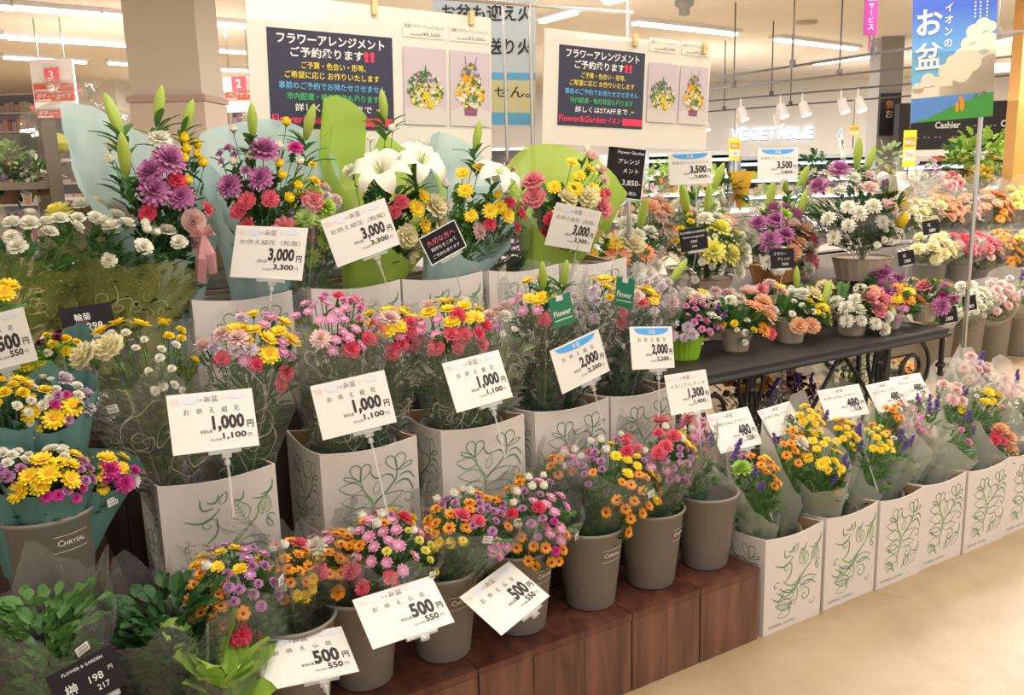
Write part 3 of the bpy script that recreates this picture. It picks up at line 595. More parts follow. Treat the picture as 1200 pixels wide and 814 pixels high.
potted('trailing variegated ivy on the plant rack at the left', 45, 205, 3.02, 26, 'mid', 90, 'ivy_plant', extra=mat('cream_leaf', (.72, .74, .58), .5))
potted('dark bushy green plant at the left edge on the rack', 8, 215, 3.05, 26, 'dark', 80)
potted('pale yellow-green plant in film at the left edge, upper rack shelf', 12, 182, 3.1, 20, 'pale', 60, lobed=False)
# tiered low shelf between rack and first aqua bouquet
a = WT(70, 222, 3.3); mb = MB(); sh = thing('display_shelf', 'grey two-level display shelf right of the plant rack', 'shelf', (a.x, a.y, 0))
for z in (a.z, a.z - .35): mb = MB(); mb.box((.55, .2, z), (1.1, .42, .03)); part('shelf', mb, mat('dark_grey_shelf', (.16, .15, .15), .5), sh)
mb = MB(); mb.box((.55, .43, .72), (1.1, .03, 1.44)); part('back_panel', mb, mat('tan_panel', (.45, .35, .25), .7), sh)
for x in (0, 1.1): mb = MB(); mb.box((x, .2, .6), (.03, .42, 1.2)); part('side_panel', mb, rack_m, sh)
cel = mat('pastel_sheet', (.8, .68, .72), .5, trans=.4)
mb = MB(); rr = random.Random(5); cols = ['blush', 'pale', 'white', 'lemon', 'peach']
thing_ = thing('gift_pack', 'clear pack with pastel paper inside, behind the first aqua bouquet', 'gift pack', WT(100, 215, 3.35)); 
mb.lathe([(.12, 0), (.16, .1), (.15, .22), (.05, .27), (.09, .34)], 14, ribs=.12); part('film_bag', mb, clear2, thing_, True)
for k, c_ in enumerate(('blush', 'pale', 'white', 'lemon', 'peach', 'white', 'blush')):
    mb = MB(); mb.lathe([(.005, -.035), (.035, -.02), (.045, .0), (.03, .025), (.005, .035)], 9, ribs=.12); part('tissue_ball', mb, PM[c_], thing_, loc=(rr.uniform(-.07, .07), rr.uniform(-.05, .05), .04 + .03 * k))

# ------------------------------------------------------------------ wooden stands
def crate(name, label, x0, x1, y0, y1, z0, z1, group, m=crate_m, mt=crate_top, pw=.14, face=True):
    root = thing(name, label, 'crate', (x0, y0, z0), group); w_, d_, h_ = x1 - x0, y1 - y0, z1 - z0; rr = random.Random(int(x0 * 100)); g = .002
    n = max(1, round(w_ / pw))
    for k in range(n):
        mb = MB(); a = w_ * k / n + g / 2; b_ = w_ * (k + 1) / n - g / 2; pr = rr.uniform(-.0012, .0012); mb.box(((a + b_) / 2, .009 + pr, (h_ - .022) / 2), (b_ - a, .018, h_ - .022)); part('plank', mb, m, root)
    n = max(1, round(d_ / .15))
    for k in range(n):
        mb = MB(); a = d_ * k / n + g / 2; b_ = d_ * (k + 1) / n - g / 2; mb.box((w_ / 2, (a + b_) / 2 - (.003 if k == 0 else 0), h_ - .01), (w_ + (.0 if k else .001), b_ - a, .02)); part('top_plank', mb, mt, root)
    for x in (.009, w_ - .009): mb = MB(); mb.box((x, d_ / 2 + .012, (h_ - .022) / 2), (.018, d_ - .03, h_ - .022)); part('side_panel', mb, m, root)
    mb = MB(); mb.box((w_ / 2, d_ - .009, (h_ - .022) / 2), (w_ - .04, .018, h_ - .022)); part('back_panel', mb, m, root)
    return root
G1 = 'low wooden crates of the front step'
crate('wooden_crate', 'reddish wooden crate at the right end of the front step, beside the white cartons', 1.823, 2.075, 1.895, 2.165, 0, .25, G1, pw=.25)
crate('wooden_crate', 'reddish wooden crate second from the right end of the front step, under two buckets', 1.553, 1.819, 1.895, 2.165, 0, .25, G1, pw=.14)
crate('wooden_crate', 'long reddish wooden crate in the middle of the front step', 1.036, 1.549, 1.895, 2.165, 0, .25, G1, pw=.17)
crate('wooden_crate', 'reddish wooden crate of the front step under the bucket with the lowest 500 yen card', .42, 1.032, 1.895, 2.165, 0, .25, G1, pw=.2)
crate('wooden_crate', 'dark low crate at the bottom left corner', -.5, .40, 1.78, 1.99, 0, .14, G1, dark_wood, dark_wood)
G2 = 'dark stands of the middle step'
for i, (x0, x1, l) in enumerate([(.27, .90, 'dark wooden stand under the leftmost white carton of the middle row'), (.905, 1.56, 'dark wooden stand below the middle row, behind the central buckets'), (1.565, 2.02, 'dark wooden stand at the right end of the middle row')]):
    crate('wooden_stand', l, x0, x1, 2.17, 2.52, 0, .484, G2, dark_wood, dark_wood, .2)
crate('wooden_stand', 'tall reddish wooden stand under the bucket of teal-wrapped posies', -.06, .24, 2.0, 2.5, 0, .65, G2, dark_wood, dark_wood, .15)
crate('wooden_stand', 'reddish wooden stand at the left edge below the posies', -.6, -.065, 1.995, 2.5, 0, .62, G2, crate_m, crate_top, .15)
crate('wooden_stand', 'dark high stand under the top row of cartons', -.5, 2.15, 2.53, 3.0, 0, .862, G2, dark_wood, dark_wood, .2)

# ------------------------------------------------------------------ buckets
def bucket_mesh(h, rt, rb):
    mb = MB(); mb.lathe([(.001, 0), (rb - .006, 0), (rb, .006), (rt - .004, h - .012), (rt + .001, h - .010), (rt + .002, h), (rt - .003, h), (rt - .008, h - .02), (rb - .004, .012), (.001, .012)], 40)
    return mb
BM_ = {}
def bucket(label, c, h=.25, rt=.105, rb=.074, face=-PI / 2, group='grey flower buckets', letters=True, m=None):
    key = (h, rt, rb, m and m.name)
    if key not in BM_: BM_[key] = bucket_mesh(h, rt, rb).mesh('bucket_body', m or bucket_m, True)
    root = thing('flower_bucket', label, 'bucket', c, group); obj('body', BM_[key], root)
    mb = MB(); mb.lathe([(rt + .001, h - .008), (rt + .004, h - .004), (rt + .001, h + .001), (rt - .003, h - .002)], 40); part('rim', mb, m or bucket_m, root, True)
    if letters:
        zc = h * .70
        def fm(p):
            rr_ = rb + (rt - rb) * (p.z / h) + .0012; q = face + p.x / rr_; return V((rr_ * math.cos(q), rr_ * math.sin(q), p.z))
        mb = MB(); addtext(mb, 'C', -.030, zc, .0135, align='l', fmap=fm, bold=.01); addtext(mb, 'HRYSAL', -.017, zc, .010, .047, fmap=fm, bold=.01)
        for z in (zc - .014, zc + .022):
            vs = []
            for i in range(17): x = -.038 + .0047 * i; vs += [fm(V((x, 0, z))), fm(V((x, 0, z + .0012)))]
            mb.add(vs, [(2 * i, 2 * i + 2, 2 * i + 3, 2 * i + 1) for i in range(16)])
        part('lettering', mb, letter_m, root)
    return root
fb = -PI / 2 + .35
for x, y, f_, l in [(.585, 1.995, -1.6, 'grey flower bucket behind the lowest 500 yen card, mostly hidden'), (.771, 2.03, -1.5, 'grey flower bucket under the middle-left 500 yen card'), (1.003, 2.03, -1.45, 'grey flower bucket between the two large 500 yen cards'),
                    (1.25, 2.03, -1.25, 'grey flower bucket just right of the diamond-tilted 500 yen card'), (1.50, 2.03, -1.45, 'grey flower bucket with fully visible CHRYSAL lettering on the long crate'),
                    (1.735, 2.03, -1.15, 'grey flower bucket at the joint of the two right crates'), (1.965, 2.03, -.75, 'grey flower bucket half empty, at the right end of the front step')]:
    bucket(l, (x, y, .25), face=f_)
bucket('wide grey bucket with CHRYSAL lettering holding teal-wrapped posies at the left', (.10, 2.10, .65), .20, .102, .080, face=-1.15)
bucket('black bucket with dark greenery in the bottom left corner', (.31, 1.88, .14), .17, .10, .08, letters=False, m=mat('black_plastic', (.02, .02, .02), .35))
bucket('black bucket with variegated greenery at the left edge, bottom', (.06, 1.88, .14), .17, .10, .08, letters=False, m=MATS['black_plastic'])

# ------------------------------------------------------------------ white cartons with green vine print
def vine(design, wdt, hgt):
    mb = MB()
    def rib(pts, wd=.0022, mi=0):
        vs = []; wd *= 1.1; k = len(pts)
        for i, (a, b_) in enumerate(pts):
            a2, b2 = pts[min(i + 1, k - 1)]; a1, b1 = pts[max(i - 1, 0)]; dx, dy = a2 - a1, b2 - b1; l_ = math.hypot(dx, dy) or 1; w_ = wd * (.3 + .7 * math.sin(PI * (i + .5) / k)) / 2 + .0003
            vs += [((a - dy / l_ * w_) * wdt, 0, (b_ + dx / l_ * w_ ) * hgt) if 0 else (a * wdt - dy / l_ * w_, 0, b_ * hgt + dx / l_ * w_), (a * wdt + dy / l_ * w_, 0, b_ * hgt - dx / l_ * w_)]
        mb.add(vs, [(2 * i, 2 * i + 1, 2 * i + 3, 2 * i + 2) for i in range(k - 1)], mi)
    def spiral(x, y, r, a0, turns, wd=.0026, mi=0): rib([(x + r * (1 - .88 * t) * math.cos(a0 + t * turns), y + r * .85 * (1 - .88 * t) * math.sin(a0 + t * turns)) for t in [i / 18 for i in range(19)]], wd, mi)
    def leaf(x, y, ln, a, fat=.32, veins=0, wd=.0022, mi=0):
        ca, sa = math.cos(a), math.sin(a)
        for s_ in (1, -1): rib([(x + ca * ln * t - sa * s_ * fat * ln * math.sin(PI * t ** .8), y + (sa * ln * t + ca * s_ * fat * ln * math.sin(PI * t ** .8)) * .85) for t in [i / 10 for i in range(11)]], wd, mi)
        if veins:
            rib([(x, y), (x + ca * ln * .95, y + sa * ln * .95 * .85)], wd * .7, mi)
            for j in range(1, 5):
                t = j / 5.5
                for s_ in (1, -1): rib([(x + ca * ln * t, y + sa * ln * t * .85), (x + ca * ln * (t + .16) - sa * s_ * fat * ln * .75 * math.sin(PI * t), y + (sa * ln * (t + .16) + ca * s_ * fat * ln * .75 * math.sin(PI * t)) * .85)], wd * .6, mi)
    def loop(x, y, ln, a, fat=.38, mi=0, wd=.0024):
        ca, sa = math.cos(a), math.sin(a); pts = []
        for i in range(21):
            t = i / 20; q = t * 2 * PI; u = (1 - math.cos(q)) / 2; s_ = math.sin(q) * fat * u ** .6
            pts.append((x + ca * ln * u - sa * ln * s_, y + (sa * ln * u + ca * ln * s_) * .85))
        rib(pts, wd, mi)
    def arc(x0, y0, x1, y1, bend, wd=.004, mi=0):
        rib([(x0 + (x1 - x0) * t - (y1 - y0) * bend * math.sin(PI * t), y0 + (y1 - y0) * t + (x1 - x0) * bend * math.sin(PI * t)) for t in [i / 10 for i in range(11)]], wd, mi)
    if design == 'A':
        rib([(.50, .10), (.56, .24), (.54, .36), (.66, .50), (.80, .62), (.86, .76)], .0045, 1)
        leaf(.70, .62, .26, 1.95, .36, 1, mi=1); leaf(.86, .64, .22, 1.25, .30, 1, mi=1); leaf(.47, .82, .15, 1.1, .22); leaf(.96, .50, .12, 2.1, .2)
        arc(.46, .78, .12, .72, .22, .004); arc(.40, .80, .28, .90, .45, .004); arc(.46, .92, .34, .86, .35); spiral(.34, .64, .09, 0, 7, mi=1); arc(.42, .70, .30, .46, .22, .004)
        arc(.64, .52, .26, .48, .30, .0045, 1); arc(.60, .46, .20, .40, .32, .0045); arc(.56, .40, .14, .36, .28, .004, 1); spiral(.14, .44, .07, .6, 5.5)
        arc(.97, .90, .78, .82, .25, .005, 1); arc(.99, .97, .86, .84, .3, .004); arc(.70, .90, .60, .84, .4); spiral(.94, .60, .05, 0, 6)
        leaf(.58, .38, .34, .10, .20); arc(.60, .32, .92, .30, .22, .004); spiral(.70, .20, .13, 2.6, -8); spiral(.84, .08, .07, .8, -5.5, mi=1)
        leaf(.48, .28, .14, 1.6, .25, mi=1); leaf(.48, .24, .30, 2.75, .24); leaf(.46, .14, .34, 3.0, .26, 1); leaf(.44, .08, .28, 3.45, .25, mi=1); arc(.30, .34, .06, .30, .35)
        arc(.40, .04, .50, .18, .3)
    else:
        for cx_, cz_, s_ in ((.34, .74, 1), (.78, .78, -1)):
            for a, ln, ft in ((PI / 2 + s_ * .30, .22, .38), (PI / 2 - s_ * .50, .22, .34), (PI / 2 + s_ * 1.15, .20, .16)): loop(cx_, cz_, ln, a, ft)
        rib([(.34, .76), (.37, .64), (.46, .52), (.47, .38), (.40, .22), (.42, .06)], .0048, 1); rib([(.78, .80), (.76, .70), (.66, .60), (.48, .48)], .004)
        arc(.46, .84, .62, .76, -.32, .004); arc(.62, .76, .74, .68, .25, .004)
        leaf(.36, .66, .28, 2.9, .26); leaf(.44, .52, .34, 3.0, .24, mi=1); leaf(.46, .42, .38, 3.3, .20); leaf(.44, .30, .34, 2.8, .22); leaf(.42, .18, .34, 3.05, .24, mi=1)
        leaf(.50, .58, .18, 1.2, .22, mi=1); leaf(.48, .44, .38, .35, .20); leaf(.47, .36, .36, .05, .18, mi=1); arc(.74, .64, .96, .54, .35, .0045); arc(.80, .72, .98, .66, .3, .004)
        spiral(.88, .46, .09, 2, -5.5); spiral(.66, .22, .13, 2.2, -8); arc(.80, .22, .94, .34, -.4, .0045); spiral(.20, .33, .05, 1, 6)
        for k in range(3): arc(.08 + .03 * k, .12 - .045 * k, .30 + .02 * k, .09 - .045 * k, .30, .004, k % 2)
        leaf(.60, .03, .22, 1.1, .2); leaf(.74, .04, .26, .8, .2, 0, mi=1); arc(.52, .02, .58, .16, -.2)
        for dx, dy in ((0, 0), (.03, .01), (.015, .025)): rib([(.56 + dx, .86 + dy), (.566 + dx, .86 + dy)], .003)
    return mb
VM = {d_: vine(d_, .25, .265).mesh('printed_vine', [green_ink, green_ink2]) for d_ in 'AB'}
def carton(label, x0, x1, y0, z0, h=.338, d=.27, design='B', group='white flower cartons', inner=True, dip=.014, sides=True):
    w_ = x1 - x0; root = thing('flower_carton', label, 'carton', (x0, y0, z0), group); th = .005; fl = .0
    def panel(name, a, b_, nrm):     # a->b bottom corners; wall with dipped top edge
        n = 8; mb = MB(); vs = []; a = V(a); b_ = V(b_); nrm = V(nrm)
        for off in (0, th):
            for i in range(n + 1):
                t = i / n; p = a.lerp(b_, t) + nrm * off; top = h - dip * math.sin(PI * t) ; vs.append(p); vs.append(V((p.x, p.y, top)))
        k = 2 * (n + 1); f = []
        fi = []
        for i in range(n): f.append((2 * i, 2 * i + 2, 2 * i + 3, 2 * i + 1)); fi.append((k + 2 * i, k + 2 * i + 1, k + 2 * i + 3, k + 2 * i + 2)); f.append((2 * i + 1, 2 * i + 3, k + 2 * i + 3, k + 2 * i + 1)); 
        f.append((0, 1, k + 1, k)); f.append((2 * n, k + 2 * n, k + 2 * n + 1, 2 * n + 1)); mb.add(vs, f, 0); n0 = 0
        mb.f += fi; mb.m += [1] * len(fi); return part(name, mb, [carton_m, carton_in], root)
    fp = panel('front_panel', (0, 0, 0), (w_, 0, 0), (0, 1, 0)); sp = panel('side_panel', (0, d - th, 0), (0, th, 0), (1, 0, 0)); panel('side_panel', (w_, th, 0), (w_, d - th, 0), (-1, 0, 0)); panel('back_panel', (w_, d, 0), (0, d, 0), (0, -1, 0))
    mb = MB(); mb.box((w_ / 2, d / 2, .003), (w_ - .01, d - .01, .006)); part('bottom_panel', mb, carton_in, root)
    if design not in VM: VM[design] = vine(design, .25, .265).mesh('printed_vine', [green_ink, green_ink2])
    o = obj('printed_vine', VM[design], fp, (.022, -.0008, .045)); o.scale.x = (w_ - .03) / .25
    o = obj('printed_vine', VM['B'] if 'B' in VM else VM[design], sp, (-.0008, d - .015, .045)); o.rotation_euler = (0, 0, -PI / 2); o.scale.x = (d - .03) / .25
    mb = MB(); addtext(mb, 'FLOWER &', .025, .018, .0085, .06, y=-.0008, bold=.0); addtext(mb, 'GARDEN', .095, .018, .0085, .055, y=-.0008, mi=1, bold=0); part('lettering', mb, [grey_ink, green_ink2], fp)
    if inner:
        bk = bucket('bucket in the ' + label.replace('white ', '').replace('yen ', ''), (x0 + w_ / 2, y0 + d / 2, z0 + .008), h - .035, min(w_, d) / 2 - .012, .085, letters=False, group='buckets inside the cartons')
    return root
for i, (x0, x1, dz) in enumerate([(2.10, 2.375, 'A'), (2.40, 2.67, 'A'), (2.678, 2.93, 'B'), (2.938, 3.20, 'B'), (3.208, 3.485, 'B'), (3.492, 3.77, 'B'), (3.78, 4.05, 'B')]):
    carton(['white carton on the floor beside the crates, first of the floor row', 'white carton on the floor, second from the crates, with a leaf print', 'white carton on the floor, third from the crates', 'white carton on the floor, fourth from the crates', 'white carton on the floor, fifth from the crates', 'white carton on the floor, cut by the right edge of the picture', 'white carton hidden beyond the right edge'][i], x0, x1, 1.893 + .006 * (i % 2), 0, design=dz, d=.27, group='white cartons standing on the floor') if i < 6 else None
for i, (x0, x1, dz) in enumerate([(.342, .625, 'A'), (.742, 1.020, 'B'), (1.094, 1.370, 'B'), (1.408, 1.684, 'B'), (1.693, 1.960, 'B')]):
    carton(['white carton with one big leaf print, leftmost of the middle row', 'white carton of the middle row behind the middle-left 1,000 yen card', 'white carton of the middle row below the third 1,000 yen card', 'white carton of the middle row below the tilted 2,000 yen card', 'white carton of the middle row below the upright 2,000 yen card', 'white carton at the middle row\'s right end, behind the 1,300 yen card'][i], x0, x1, 2.15 + .02, .484, design=dz, group='white cartons of the middle row')
for i, (x0, x1, dz) in enumerate([(.548, .832, 'B'), (.890, 1.178, 'A'), (1.186, 1.475, 'A'), (1.50, 1.78, 'B'), (1.80, 2.08, 'B')]):
    carton(['white carton of the top row under the first 3,000 yen card', 'white carton of the top row under the tilted 3,000 yen card', 'white carton of the top row under the small pink-lettered chalk card', 'white carton of the top row below the pale 3,000 yen card', 'white carton at the right end of the top row'][i], x0, x1, 2.57, .862, design=dz, group='white cartons of the top row')
bucket('grey bucket holding gold-printed bouquets, top row left', (.32, 2.68, .862), .25, .12, .09, letters=False)
bucket('grey bucket holding white chrysanthemums, far left of the top row', (.02, 2.68, .862), .25, .12, .09, letters=False)

# ------------------------------------------------------------------ wrought-iron table with the arrangements
TX0, TX1, TY0, TY1, TZ = 2.26, 3.98, 2.50, 3.0, .72
tb = thing('iron_table', 'dark wrought-iron table carrying the small flower pots', 'table', (TX0, TY0, 0)); tw, td = TX1 - TX0, TY1 - TY0
mb = MB(); mb.box((tw / 2, td / 2, TZ - .012), (tw, td, .024)); part('tabletop', mb, mat('dark_slate_top', (.032, .026, .024), .5, noise=.3, nscale=30), tb)
mb = MB()
for a, b_ in (((0, 0), (tw, 0)), ((tw, 0), (tw, td)), ((tw, td), (0, td)), ((0, td), (0, 0))): mb.tube([(*a, TZ - .03), (*b_, TZ - .03)], .013, 8)
part('rim_rail', mb, iron, tb)
def ironleg(x, y, name='leg'):
    mb = MB(); vs = []
    mb.tube([(x, y, 0), (x, y, .05), (x, y, TZ - .03)], [.018, .011, .011], 6)
    for s_ in (-1, 1):
        mb.tube([(x, y, TZ - .30), (x + s_ * .02, y, TZ - .22), (x + s_ * .055, y, TZ - .14), (x + s_ * .07, y, TZ - .07), (x + s_ * .06, y, TZ - .03)], .009, 6)
        mb.tube([(x + s_ * .012, y, TZ - .03), (x + s_ * .03, y, TZ - .16), (x + s_ * .075, y, TZ - .27), (x + s_ * .16, y, TZ - .36)], .009, 6)
    mb.lathe([(.02, -.01), (.026, 0), (.02, .01)], 8, c=(x, y, TZ - .10)); mb.lathe([(.016, -.01), (.024, 0), (.016, .01)], 8, c=(x, y, TZ - .30)); return part(name, mb, iron, tb)
for x in (.42, 1.22): ironleg(x, .02)
for x in (.03, tw - .02):
    for y in (.02, td - .02): mb = MB(); mb.tube([(x, y, 0), (x, y, TZ - .03)], .013, 8); mb.lathe([(.02, -.01), (.026, 0), (.02, .01)], 8, c=(x, y, TZ - .18)); part('leg', mb, iron, tb)
def scroll(x, y, z, r, s_=1):
    mb = MB(); mb.tube([(x + s_ * r * (1 - .75 * t) * math.cos(1.9 + t * 9), y, z + r * (1 - .75 * t) * math.sin(1.9 + t * 9)) for t in [i / 36 for i in range(37)]], .010, 6); return part('scroll', mb, iron, tb)
scroll(tw - .24, .02, TZ - .17, .135, -1); scroll(tw - .22, td - .02, TZ - .15, .115, -1); scroll(.2, .02, TZ - .15, .115)
mb = MB(); mb.tube([(1.0, .02, TZ - .05), (1.34, .02, TZ - .42)], .010, 6); part('brace', mb, iron, tb)
mb = MB(); mb.tube([(.65, .02, TZ - .42), (.95, .02, TZ - .05)], .010, 6); part('brace', mb, iron, tb)
mb = MB(); mb.tube([(.03, .02, .14), (tw - .02, .02, .14)], .009, 6); part('stretcher', mb, iron, tb)
rs = thing('display_riser', 'dark raised shelf behind the iron table, under the film-wrapped arrangements', 'shelf', (2.30, 3.02, 0))
mb = MB(); mb.box((1.0, .36, .885), (2.0, .70, .03)); part('shelf', mb, dark_wood, rs)
for x in (.02, 1.98):
    for y in (.03, .68): mb = MB(); mb.box((x, y, .435), (.04, .04, .87)); part('leg', mb, dark_wood, rs)
mb = MB(); mb.box((1.0, .01, .80), (1.96, .02, .14)); part('apron', mb, dark_wood, rs)

# steel banner pole
p = WT(1149, 143, 2.62); pole = thing('banner_pole', 'thin steel pole rising to the ceiling beside the blue banner', 'pole', (p.x + .0, 2.62, 0))
mb = MB(); mb.tube([(0, 0, 0), (.0, 0, ZC)], .011, 10); part('shaft', mb, steel, pole)
mb = MB(); mb.lathe([(.01, 0), (.12, 0), (.12, .012), (.02, .02)], 24); part('base', mb, steel, pole)
mb = MB(); mb.lathe([(.011, -.02), (.016, -.02), (.016, .02), (.011, .02)], 12, c=(0, 0, 1.27)); part('collar', mb, steel, pole)
# frame of posts and rail carrying the poster boards
fr_ = thing('poster_rack', 'thin steel frame from which the poster boards hang', 'rack', (0, 2.95, 0))
p1 = WT(622, 60, 2.95); mb = MB(); mb.tube([(p1.x, 0, .86), (p1.x, 0, 2.12)], .008, 8); part('post', mb, steel, fr_)
p1 = WT(591, 60, 2.97); mb = MB(); mb.tube([(p1.x, .02, .86), (p1.x, .02, 2.12)], .006, 8); part('post', mb, steel, fr_)
mb = MB(); mb.tube([(.75, 0, 2.115), (2.42, 0, 2.115)], .007, 8); part('rail', mb, steel, fr_)
p1 = WT(776, 10, 3.0); mb = MB(); mb.tube([(2.44, .05, .92), (2.44, .05, ZC)], .009, 8); part('post', mb, steel, fr_)

# ------------------------------------------------------------------ cards, boards and banners
def card_obj(name, label, cat, loc, ang, group=None):
    o = thing(name, label, cat, loc, group); M_ = Matrix.Rotation(R(ang[0]), 3, 'Z') @ Matrix.Rotation(R(ang[1]), 3, 'X') @ Matrix.Rotation(R(ang[2]), 3, 'Y')
    o.rotation_euler = M_.to_euler(); return o
GC = 'white price cards'
def price_card(label, loc, ang, W_, H_, title, big, small, head='pale', holder=True, stem=.15, wide=1.0):
    o = card_obj('price_card', label, 'price card', loc, ang, GC)
    mb = MB(); mb.box((0, .0008, 0), (W_, .0016, H_)); cd = part('card', mb, white, o)
    def X(u): return (u - .5) * W_
    def Z(v): return (.5 - v) * H_
    mb = MB(); y = -.0008
    if head == 'pale':
        for k in range(5): mb.add([(X(.05 + .022 * k), y, Z(.18)), (X(.062 + .022 * k), y, Z(.18)), (X(.045 + .022 * k), y, Z(.07)), (X(.035 + .022 * k), y, Z(.07))], [(0, 1, 2, 3)], 3)
        for cx_, cy_, rx, rz, mi in ((.27, .12, .10, .07, 4), (.80, .10, .10, .055, 4), (.64, .11, .025, .04, 5)): mb.add([(X(cx_ + rx * math.cos(a * PI / 8)), y, Z(cy_ + rz * math.sin(a * PI / 8))) for a in range(16)][::-1], [tuple(range(16))], mi)
        addtext(mb, 'お盆', X(.50), Z(.17), .11 * H_, align='c', mi=1, y=y * 1.3, bold=.0); addtext(mb, 'イオンの', X(.32), Z(.155), .05 * H_, mi=1, y=y * 1.3, bold=0)
    else:
        mb.add([(X(.06), y, Z(.04)), (X(.94), y, Z(.04))] + [(X(.5 + .40 * math.cos(a * PI / 10)), y, Z(.05 + .15 * math.sin(a * PI / 10) ** .8)) for a in range(0, 11)], [tuple(range(13))][::-1], 2)
        addtext(mb, 'お盆', X(.5), Z(.165), .105 * H_, align='c', mi=4, y=y * 1.6, bold=.01)
    n = len(title); z = Z(.36); x0, x1 = (.13, .86) if n < 8 else (.08, .92)
    if n <= 6:
        for k, ch in enumerate(title): addtext(mb, ch, X(x0 + (x1 - x0) * (k + .5) / n), z, .095 * H_, align='c', mi=1, y=y, bold=.008)
    else: addtext(mb, title, X((x0 + x1) / 2), z, .10 * H_, (x1 - x0) * W_, 'c', mi=1, y=y, bold=.0)
    nb = len(big); wb = (.095 * nb if nb < 4 else .078 * nb - .01) * wide
    addtext(mb, big, X(.86), Z(.70), .29 * H_, wb * W_, 'r', mi=0, y=y, bold=.042); addtext(mb, '円', X(.965), Z(.67), .13 * H_, .075 * W_, 'r', mi=0, y=y, bold=.02)
    addtext(mb, small, X(.865), Z(.835), .12 * H_, .056 * len(small) * W_, 'r', mi=0, y=y, bold=.03); addtext(mb, '円', X(.93), Z(.83), .07 * H_, align='r', mi=1, y=y, bold=0)
    addtext(mb, '本体価格', X(.85 - wb), Z(.70), .07 * H_, .14 * W_, 'r', mi=1, y=y, bold=.01); addtext(mb, '税込価格', X(.85 - .056 * len(small)), Z(.84), .045 * H_, .13 * W_, 'r', mi=1, y=y, bold=0)
    part('print', mb, [ink, grey_ink, blue_ink, pink_ink, pale_blue if head == 'pale' else white, pink_ink], cd)
    if holder:
        mb = MB(); mb.box((W_ * .08, -.002, -H_ / 2 - .004), (W_ * .38, .008, .010)); mb.box((W_ * .10, .0, -H_ / 2 - .013), (.02, .01, .012)); mb.box((W_ * .1, .003, -H_ / 2 + .012), (W_ * .30, .003, .02)); hd = part('card_holder', mb, clearplastic, o)
        if stem: mb = MB(); mb.tube([(W_ * .10, .0, -H_ / 2 - .015), (W_ * .105, .004, -H_ / 2 - stem * .55), (W_ * .10, .012, -H_ / 2 - stem)], .003, 6); mb.lathe([(.003, -.006), (.007, -.006), (.007, .006), (.003, .006)], 8, c=(W_ * .1, .001, -H_ / 2 - .028)); part('stem', mb, clearplastic, o)
    return o
T1, T2, T3, T4, T5 = 'お供え組花', 'お供え組花（和風）', 'お供え仏花', 'お供えMixフラワー', 'お供えアレンジメント'
price_card('white 1,000 yen price card, leftmost of the three in the middle row', (.449, 2.006, 1.003), (2.5, -22.5, 4.2), .188, .133, T1, '1,000', '1,100')
price_card('white 1,000 yen price card in the middle, above the carton with two heart-shaped sprigs', (.774, 1.987, .991), (-6.7, -18.9, -5.3), .185, .131, T1, '1,000', '1,100', stem=.23)
price_card('white 1,000 yen card, rightmost of the three, beside the tilted 2,000 yen card', (1.139, 2.026, .987), (7.5, -22.2, -2.3), .189, .133, T1, '1,000', '1,100')
price_card('white 2,000 yen price card with blue header, strongly tilted', (1.516, 2.086, .976), (2.2, -8, -12.7), .187, .133, T1, '2,000', '2,200', 'blue')
price_card('white 2,000 yen price card with blue header, standing upright', (1.777, 2.072, .984), (6.1, -12.5, 7.1), .182, .129, T1, '2,000', '2,200', 'blue')
price_card('white 1,300 yen price card below the green flower pot', (1.877, 2.018, .840), (1.5, -17.8, 2.1), .173, .123, 'メモリアルブーケ', '1,300', '1,430', stem=.12)
price_card('white 480 yen price card nearest the pink posy in the last front bucket', (2.179, 2.117, .640), (-1.1, -33.3, .2), .192, .137, T4, '480', '528', stem=.25)
price_card('white 480 yen price card, second from the left, half behind the first', (2.50, 2.20, .60), (-7.5, -40, -6.2), .160, .114, T4, '480', '528', stem=.25)
price_card('white 480 yen price card in the middle, under the long diagonal table brace', (2.725, 2.108, .648), (-26.3, -34.7, -6.6), .167, .119, T4, '480', '528', stem=.28)
price_card('white 480 yen price card, second from the right, under the iron scroll', (3.051, 2.155, .609), (-5.9, -35.3, -1.9), .170, .121, T4, '480', '528', stem=.25)
price_card('white 480 yen price card, rightmost, beside the right table leg', (3.225, 2.175, .614), (-13.4, -41.7, -1.9), .155, .110, T4, '480', '528', stem=.25)
price_card('white 500 yen price card, lowest one, lying almost flat beside lime leaves', (.561, 1.835, .472), (8, -74, 14), .205, .150, T3, '500', '550', stem=.06)
price_card('white 500 yen price card leaning back in front of the tall central bucket', (.795, 1.813, .523), (-11, -62, -7.5), .202, .142, T3, '500', '550', stem=0)
price_card('white 500 yen price card turned like a diamond, over two buckets', (1.098, 1.851, .455), (10.3, -62, -11.4), .206, .145, T3, '500', '550', stem=0)
price_card('white 3,000 yen price card on the left of the top row, level', (.755, 2.510, 1.320), (-40.1, -20.7, 3.3), .212, .150, T2, '3,000', '3,300', wide=.95)
price_card('white 3,000 yen card tilted up to the right in front of lime paper', (1.036, 2.515, 1.358), (-5.5, -4.2, -15.6), .206, .145, T2, '3,000', '3,300', wide=.95)
price_card('cream 3,000 yen card on the right of the top row, tilted down rightward', (1.852, 2.579, 1.318), (2.6, 12.7, 12.3), .212, .150, T2, '3,000', '3,300', holder=False, wide=.95)
price_card('white 3,500 yen price card with blue header next to the chalk price board', (2.888, 3.11, 1.498), (-26.4, -7, -1.4), .200, .141, T5, '3,500', '3,850', 'blue', stem=.3)
price_card('white 3,500 yen price card with blue header beneath the VEGETABLE sign', (3.547, 3.196, 1.503), (-19.1, -3.7, .3), .218, .154, T5, '3,500', '3,850', 'blue', stem=.3)
